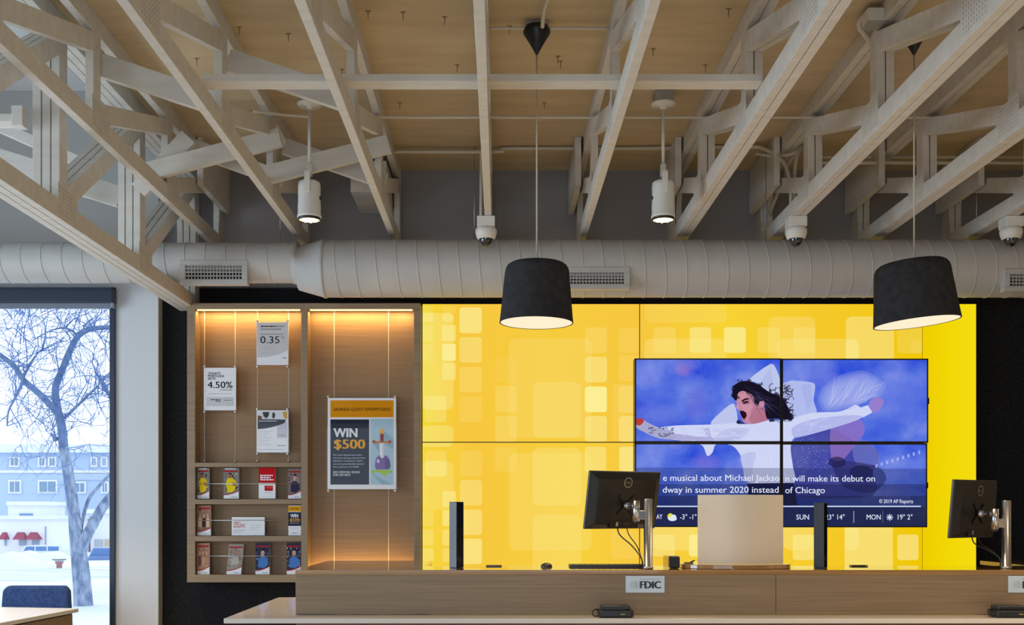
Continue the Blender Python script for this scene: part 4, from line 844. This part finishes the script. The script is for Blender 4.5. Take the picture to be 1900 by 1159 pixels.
# privacy screen
scr = thing('privacy_screen', 'curved frosted cream privacy screen on a wooden base', 'privacy screen', P(1364, 1056, 4.96)); YS = 5.02
FROST = None
m_, nt_, b_ = newmat('frosted_acrylic'); b_.inputs['Base Color'].default_value = (*lin((240, 230, 214)), 1); b_.inputs['Roughness'].default_value = .35; b_.inputs['Subsurface Weight'].default_value = 0
tr_ = nt_.nodes.new('ShaderNodeBsdfTranslucent'); tr_.inputs[0].default_value = (*lin((236, 230, 218)), 1); mx_ = nt_.nodes.new('ShaderNodeMixShader'); mx_.inputs[0].default_value = .34
nt_.links.new(b_.outputs[0], mx_.inputs[1]); nt_.links.new(tr_.outputs[0], mx_.inputs[2]); nt_.links.new(mx_.outputs[0], nt_.nodes['Material Output'].inputs['Surface']); FROST = m_
cxs = P(1372, 0, YS).x; hw = P(1451, 0, YS).x-cxs; R_ = .42; n = 24; ang = math.asin(hw/R_); zt, zb_ = P(0, 918, YS).z, ZT+.021
m = MB(); vs = []; fs = []
for i in range(n+1):
    g = -ang+2*ang*i/n
    for rr, z in ((R_, zb_), (R_, zt), (R_-.006, zt), (R_-.006, zb_)): vs.append((cxs+rr*math.sin(g), YS-.02+R_*math.cos(ang)-rr*math.cos(g)+.0, z))
for i in range(n):
    for k in range(4): fs.append((i*4+k, i*4+(k+1) % 4, (i+1)*4+(k+1) % 4, (i+1)*4+k))
fs += [(0, 1, 2, 3), (n*4+3, n*4+2, n*4+1, n*4)]; m.add(vs, fs, FROST, False); sp_ = m.build('curved_panel', scr)
m = MB(); bx0, bx1 = P(1263, 0, 5.0).x, P(1466, 0, 5.0).x; cx_, hw_ = (bx0+bx1)/2, (bx1-bx0)/2
pts = [(cx_+hw_*math.cos(math.radians(g)), 5.0+.14*math.sin(math.radians(g))*1.0) for g in range(180, 361, 10)]+[(bx1, 5.18), (bx0, 5.18)]
m.zprism(pts, ZT+.0005, ZT+.02, OAKTOP); m.build('wooden_base', scr, bevel=.002)
# small black dispenser
c = P(1246, 1054, 4.98); dsp = thing('tape_dispenser', 'small clear and black dispenser on the counter left of the privacy screen', 'dispenser', (c.x, 4.98, ZT))
m = MB(); m.box(c.x-.013, c.x+.036, 4.955, 5.005, ZT+.001, ZT+.058, BLACK); m.build('body', dsp, bevel=.007)
m = MB(); m.box(c.x-.038, c.x-.0135, 4.955, 5.005, ZT+.001, ZT+.06, glass('clear_plastic', (.9, .85, .7), .15)); m.build('clear_side', dsp, bevel=.006)
m = MB(); m.ball((P(1014, 0, 5.12).x, 5.12, ZT+.002), .028, DARKGREY, 1, 1, .62); tag(m.build('computer_mouse'), 'dark rounded mouse low on the counter left of the left monitor', 'mouse')
m = MB(); x0, x1 = P(1056, 0, 5.14).x, P(1196, 0, 5.14).x; m.box(x0, x1, 5.08, 5.19, ZT+.001, ZT+.010, BLACK)
for i in range(12):
    for j in range(4): xx = x0+.012+i*(x1-x0-.02)/12; yy = 5.087+j*.025; m.box(xx, xx+.02, yy, yy+.018, ZT+.010, ZT+.0112, DARKGREY)
tag(m.build('keyboard'), 'black keyboard lying flat on the counter behind the left monitor pole', 'keyboard')
m = MB(); c = P(1282, 1046, 5.03); m.box(c.x-.03, c.x+.012, 5.03, 5.06, ZT+.021, ZT+.025, BLACK); m.beam((c.x+.0, 5.045, ZT+.025), (c.x+.02, 5.045, ZT+.034), .012, .006, (0, 0, 1), DARKGREY); tag(m.build('pen_stand'), 'small flat black object on the wooden base left of the privacy screen', 'desk item')
m = MB(); x0, x1 = P(902, 0, 5.15).x, P(931, 0, 5.15).x; m.box(x0, x1, 5.13, 5.17, ZT+.001, ZT+.006, BLACK); tag(m.build('stapler'), 'flat black item on the counter between the left tower and the mouse', 'desk item')
m = MB(); x0, x1 = P(1578, 0, 5.15).x, P(1608, 0, 5.15).x; m.box(x0, x1, 5.13, 5.17, ZT+.001, ZT+.006, BLACK); tag(m.build('pen'), 'flat black item on the counter right of the right tower', 'desk item')

# ------------------------------------------------------------------ table and chair by the window
tz = CAMZ-.55; Ac = Vector((-2.39, 5.96, 0)); du = Vector((-.98, .16, 0)).normalized(); dv = Vector((-.095, -.995, 0)).normalized()
tab = thing('table', 'white-topped table with a wooden base beside the window', 'table', (Ac+du*.6+dv*.42))
m = MB(); q = [Ac, Ac+du*1.2, Ac+du*1.2+dv*.82, Ac+dv*.82]; m.zprism([(p.x, p.y) for p in q][::-1], tz-.022, tz, mat((224, 214, 200), .25, name='white_laminate')); m.build('tabletop', tab, bevel=.003)
m = MB(); i0 = .05; q = [Ac+du*i0*.2+dv*i0, Ac+du*.5+dv*i0, Ac+du*.5+dv*.76, Ac+du*i0*.2+dv*.76]; m.zprism([(p.x, p.y) for p in q][::-1], .0, tz-.03, OAK); m.build('base', tab, bevel=.003)
m = MB(); q = [Ac+du*.04+dv*.08, Ac+du*.45+dv*.08, Ac+du*.45+dv*.72, Ac+du*.04+dv*.72]; m.zprism([(p.x, p.y) for p in q][::-1], tz-.03, tz-.022, BLACK); m.build('top_bracket', tab)
BLUE = noisy('blue_fabric', (34, 58, 104), (48, 76, 128), (60, 60, 60), .9, 3, .1)
cx_, cy_ = -2.92, 6.42; ch = thing('chair', 'blue upholstered chair pushed up to the white-topped table', 'chair', (cx_, cy_, 0))
m = MB(); zt_ = P(0, 1086, 6.6).z
out = [(cx_-.235, .42), (cx_+.235, .42), (cx_+.215, zt_-.03), (cx_+.19, zt_), (cx_-.17, zt_), (cx_-.20, zt_-.03)]; m.prism(out, 6.58, 6.64, BLUE); m.build('backrest', ch, bevel=.015)
m = MB(); m.box(cx_-.23, cx_+.23, 6.16, 6.60, .40, .48, BLUE); m.build('seat', ch, bevel=.02)
for sx in (-1, 1):
    for sy in (6.2, 6.6): m = MB(); m.tube([(cx_+sx*.2, sy, .41), (cx_+sx*.22, sy, 0)], .012, METAL, 10); m.build('leg', ch)

# ------------------------------------------------------------------ outside the window
SNOW = noisy('snow', (214, 222, 238), (236, 240, 248), (.5, .5, .5), .8, 4)
ROAD = noisy('packed_snow', (184, 196, 218), (232, 237, 246), (.25, 2.2, 1), .8, 5)
b = MB(); xs_ = [-70+i*2.5 for i in range(29)]; ys_ = [7.4, 9, 11, 13, 15, 17, 20, 24, 30, 38, 48, 60, 75, 90, 110, 140, 180]
def gz(x, y):
    base = CAMZ-1.30-.01*(y-8) if y < 20 else CAMZ-1.42-.033*(y-20) if y < 90 else CAMZ-3.73
    return base+.10*math.sin(x*1.7+y)*math.cos(y*.9)*(1 if y < 60 else .3)
b.add([(x, y, gz(x, y)) for y in ys_ for x in xs_], [(j*29+i, j*29+i+1, (j+1)*29+i+1, (j+1)*29+i) for j in range(len(ys_)-1) if j not in (7, 8) for i in range(28)], SNOW, True)
gr = b.build('ground_outside'); struct(gr, 'snow-covered ground and street')
b = MB(); b.add([(x, y, gz(x, y)) for y in (24, 30, 38) for x in xs_], [(j*29+i, j*29+i+1, (j+1)*29+i+1, (j+1)*29+i) for j in range(2) for i in range(28)], ROAD, True); struct(b.build('road_outside'), 'packed snow road')
def bank(px, py, Y, rx, rz, label):
    c = P(px, py, Y); m = MB(); m.ball((c.x, Y, c.z), rx, SNOW, 1, .5, rz/rx, 16)
    for v in m.v: v.x += .08*rx*math.sin(v.x*3+v.z*5); v.z += .05*rx*math.sin(v.x*4)
    tag(m.build('snow_bank'), label, 'snow bank', 'snow banks by the street')
bank(10, 1062, 40, 1.7, .75, 'snow bank at the left edge of the window beside the road'); bank(75, 1052, 55, 2.2, .8, 'snow bank in front of the parked pickup'); bank(105, 1068, 36, .8, .4, 'small snow bank under the hydrant')
BARK = noisy('hazed_bark', (100, 120, 150), (166, 180, 202), (14, 14, 6), .9, 5, .5); LIMB = noisy('hazed_limb_bark', (84, 108, 148), (122, 144, 178), (14, 14, 6), .9, 5, .3); TWIG = mat((92, 126, 184), .9, name='hazed_twig_bark')  # bluish haze and blind-screen glare are put into the bark colours, strongest higher up
tree = thing('bare_tree', 'large bare tree with a forked trunk right outside the window', 'tree', P(158, 1140, 15))
def limb(pts, rs, nm='branch', mm=None):
    m = MB(); q = smoothpath([P(x, y, Y) for x, y, Y in pts], 4); n_ = len(q); k = len(rs)-1
    rad = []
    for i in range(n_): t = i/(n_-1)*k; j = min(int(t), k-1); rad.append((rs[j]+(rs[j+1]-rs[j])*(t-j))*15/F)
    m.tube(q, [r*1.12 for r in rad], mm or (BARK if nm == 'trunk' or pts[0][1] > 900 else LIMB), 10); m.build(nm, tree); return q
T = 15
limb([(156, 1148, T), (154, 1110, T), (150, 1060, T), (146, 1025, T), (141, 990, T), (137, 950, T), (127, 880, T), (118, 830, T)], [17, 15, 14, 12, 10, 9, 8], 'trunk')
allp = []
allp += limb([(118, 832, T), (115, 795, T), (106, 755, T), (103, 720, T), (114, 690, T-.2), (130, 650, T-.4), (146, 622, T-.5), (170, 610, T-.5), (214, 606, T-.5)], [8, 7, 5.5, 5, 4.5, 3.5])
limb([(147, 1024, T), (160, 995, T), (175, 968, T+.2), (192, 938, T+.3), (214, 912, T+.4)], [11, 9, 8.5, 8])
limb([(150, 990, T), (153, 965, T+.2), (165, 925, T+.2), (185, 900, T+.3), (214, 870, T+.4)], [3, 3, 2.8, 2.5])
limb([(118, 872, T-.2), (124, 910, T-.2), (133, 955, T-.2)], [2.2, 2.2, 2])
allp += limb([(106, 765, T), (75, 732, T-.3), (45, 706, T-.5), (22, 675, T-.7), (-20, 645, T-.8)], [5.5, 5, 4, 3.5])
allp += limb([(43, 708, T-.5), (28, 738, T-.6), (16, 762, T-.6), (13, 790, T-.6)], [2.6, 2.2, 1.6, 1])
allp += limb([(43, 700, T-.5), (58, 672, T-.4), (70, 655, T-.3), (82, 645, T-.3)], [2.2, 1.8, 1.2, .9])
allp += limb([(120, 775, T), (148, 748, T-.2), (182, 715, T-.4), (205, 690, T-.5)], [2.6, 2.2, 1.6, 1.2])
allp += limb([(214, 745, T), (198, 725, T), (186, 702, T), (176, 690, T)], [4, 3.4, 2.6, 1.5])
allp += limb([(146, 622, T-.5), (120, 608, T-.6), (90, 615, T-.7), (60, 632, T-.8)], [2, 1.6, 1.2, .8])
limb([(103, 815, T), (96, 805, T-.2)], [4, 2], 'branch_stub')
tw = MB(); random.seed(11)
def twig(p, d, L, r, depth):
    q = [p]; dd = d.copy()
    for i in range(4):
        dd = (dd+Vector((random.gauss(0, .33), random.gauss(0, .15), random.gauss(.02, .3)))).normalized(); q.append(q[-1]+dd*L/4)
    tw.tube(q, [r*(1-.17*i) for i in range(5)], TWIG, 4, False)
    if depth:
        for k in range(3): i = random.randint(1, 4); a = random.uniform(.5, 1.1)*random.choice((-1, 1)); R = Matrix.Rotation(a, 3, 'Y'); twig(q[i], R @ dd, L*.72, r*.62, depth-1)
for k in range(84):
    p = random.choice(allp); a = random.uniform(0, 6.28); twig(p, Vector((math.cos(a), random.gauss(0, .2), math.sin(a)*.8+.15)), random.uniform(.35, .8), .0078, 2)
for k in range(46):
    p = P(random.uniform(-10, 210), random.choice((random.uniform(560, 640), random.uniform(560, 790))), T+random.uniform(-.6, .8)); a = random.uniform(0, 6.28); twig(p, Vector((math.cos(a), 0, math.sin(a))), random.uniform(.4, .8), .007, 2)
tw_o = tw.build('twigs', tree); tw_o['kind'] = 'stuff'
# apartment block, shop row, vehicles across the street
YA = 112
def slab(m, px0, py0, px1, py1, Y0_, dpt, mm): m.pbox(px0, py0, px1, py1, Y0_, Y0_+dpt, mm)
ap = thing('apartment_block', 'blue-grey apartment block with white window trim across the street', 'building', P(110, 990, YA))
m = MB(); slab(m, -120, 838, 245, 1005, YA, 14, mat((176, 196, 222), .8)); m.build('wall', ap)  # outdoor haze is put into the paler wall colour
m = MB(); slab(m, -130, 824, 250, 839, YA-.8, 15.6, SNOW); m.build('roof', ap)
m = MB(); slab(m, -120, 872, 245, 877, YA-.15, .15, PAPER); slab(m, 128, 878, 245, 890, YA-.12, .12, mat((180, 196, 220), .8)); m.build('trim_band', ap)
for px, py, w_, h_ in ((17, 847, 19, 19), (70, 847, 15, 19), (89, 847, 15, 19), (15, 890, 24, 25), (70, 890, 36, 25), (137, 893, 22, 22), (187, 893, 14, 22), (168, 847, 12, 19), (187, 847, 12, 19)):
    m = MB(); slab(m, px, py, px+w_, py+h_, YA-.2, .2, PAPER); f = m.build('window', ap); m = MB(); slab(m, px+3, py+3, px+w_-3, py+h_-3, YA-.22, .02, mat((120, 150, 178), .2)); slab(m, px+w_/2-.6, py+3, px+w_/2+.6, py+h_-3, YA-.24, .02, PAPER); m.build('pane', f)
sh = thing('shop_building', 'low white shop building with three red awnings', 'building', P(70, 1035, 92))
YSB = 92; WB = mat((232, 234, 240), .8)
m = MB(); slab(m, -60, 962, 130, 1040, YSB, 10, WB); slab(m, 15, 935, 70, 965, YSB+4, 6, WB); m.build('wall', sh)
m = MB(); slab(m, -65, 957, 131, 963, YSB-.3, 10.6, SNOW); slab(m, 12, 930, 74, 937, YSB+3.7, 6.6, SNOW); m.build('roof', sh)
m = MB(); slab(m, 36, 952, 60, 960, YSB+3.9, .1, mat((120, 150, 190), .3)); m.build('window', sh)
for px, w_ in ((6, 12), (33, 22), (57, 22)):
    m = MB(); a, c = P(px, 987, YSB-.02), P(px+w_, 1000, YSB-.02); x0, x1 = a.x, c.x; m.hexa([(x0, YSB-1.1, c.z), (x1, YSB-1.1, c.z), (x1, YSB, c.z), (x0, YSB, c.z), (x0, YSB-.1, a.z), (x0+(x1-x0)*.55, YSB-.1, a.z), (x0+(x1-x0)*.55, YSB, a.z), (x0, YSB, a.z)], mat((150, 56, 84), .7)); m.build('awning', sh)
    m = MB(); slab(m, px+2, 1001, px+w_-6, 1012, YSB-.06, .05, mat((150, 170, 192), .3)); m.build('shop_window', sh)
m = MB(); slab(m, 83, 976, 85, 1010, YSB-.1, .1, mat((150, 160, 176), .6)); m.build('downpipe', sh)
m = MB(); slab(m, 168, 950, 240, 1040, 96, 8, WB); slab(m, 160, 944, 245, 952, 95.6, 9, SNOW); 
s2 = thing('small_shop', 'small white shop building behind the right fork of the tree', 'building', P(200, 1040, 96)); m.build('wall', s2)
m = MB(); slab(m, 175, 1000, 190, 1014, 95.9, .1, mat((180, 186, 190), .3)); slab(m, 194, 1000, 206, 1014, 95.9, .1, mat((196, 186, 160), .3)); m.build('shop_window', s2)
def vehicle(name, label, px0, px1, pyroof, pybelt, pybot, Y, col, cab, cat):
    root = thing(name, label, cat, P((px0+px1)/2, pybot, Y)); m = MB(); a, c = P(px0, pybot, Y), P(px1, pybelt, Y)
    zr = P(0, pyroof, Y).z; L = c.x-a.x; w2 = 1.8
    m.prism([(a.x, a.z), (c.x, a.z), (c.x, c.z), (a.x+L*.02, c.z), (a.x, c.z-.1)], Y, Y+w2, mat(col, .35, coat=.6)); 
    k0, k1 = cab; m.prism([(a.x+L*k0, c.z-.01), (a.x+L*k1, c.z-.01), (a.x+L*(k1-.03), zr), (a.x+L*(k0+.12), zr)], Y+.05, Y+w2-.05, mat(col, .35, coat=.6)); m.build('body', root, bevel=.04)
    m = MB(); zz0, zz1 = c.z+.04, zr-.08; n_ = 3
    for i in range(n_):
        u0 = k0+.09+(k1-k0-.14)*i/n_; u1 = k0+.09+(k1-k0-.14)*(i+.9)/n_; m.poly([(a.x+L*u0, Y+.045, zz0), (a.x+L*u1, Y+.045, zz0), (a.x+L*u1, Y+.045, zz1), (a.x+L*(u0+(.06 if i == 0 else 0)), Y+.045, zz1)], mat((84, 122, 178), .15))
    m.build('side_windows', root)
    for u in (.18, .8): m = MB(); m.lathe([(.001, 0), (.2, 0), (.34, .02), (.34, .2), (.001, .2)], (a.x+L*u, Y-.03, a.z), BLACK, 20, 'y'); m.build('wheel', root)
vehicle('pickup_truck', 'pale blue pickup parked before the white shop', 36, 117, 1011.5, 1022.5, 1042, 78, (206, 216, 236), (.0, .97), 'car')
vehicle('car', 'blue car parked to the right of the tree', 163, 225, 1016, 1030, 1056, 52, (96, 126, 178), (.02, .98), 'car')
hy = thing('fire_hydrant', 'snow-capped hydrant left of the tree trunk', 'hydrant', P(110, 1060, 34)); c = P(110, 1060, 34)
m = MB(); m.lathe([(.09, 0), (.09, .25), (.13, .27), (.13, .32), (.08, .36)], (c.x, 34, c.z), mat((176, 120, 120), .6), 16); m.build('body', hy)
m = MB(); m.ball((c.x, 34, c.z+.42), .2, SNOW, 1, 1, .5); m.build('snow_cap', hy); m = MB(); m.lathe([(.12, .36), (.22, .38), (.22, .4), (.1, .42)], (c.x, 34, c.z), mat((100, 110, 104), .7), 16); m.build('collar', hy)
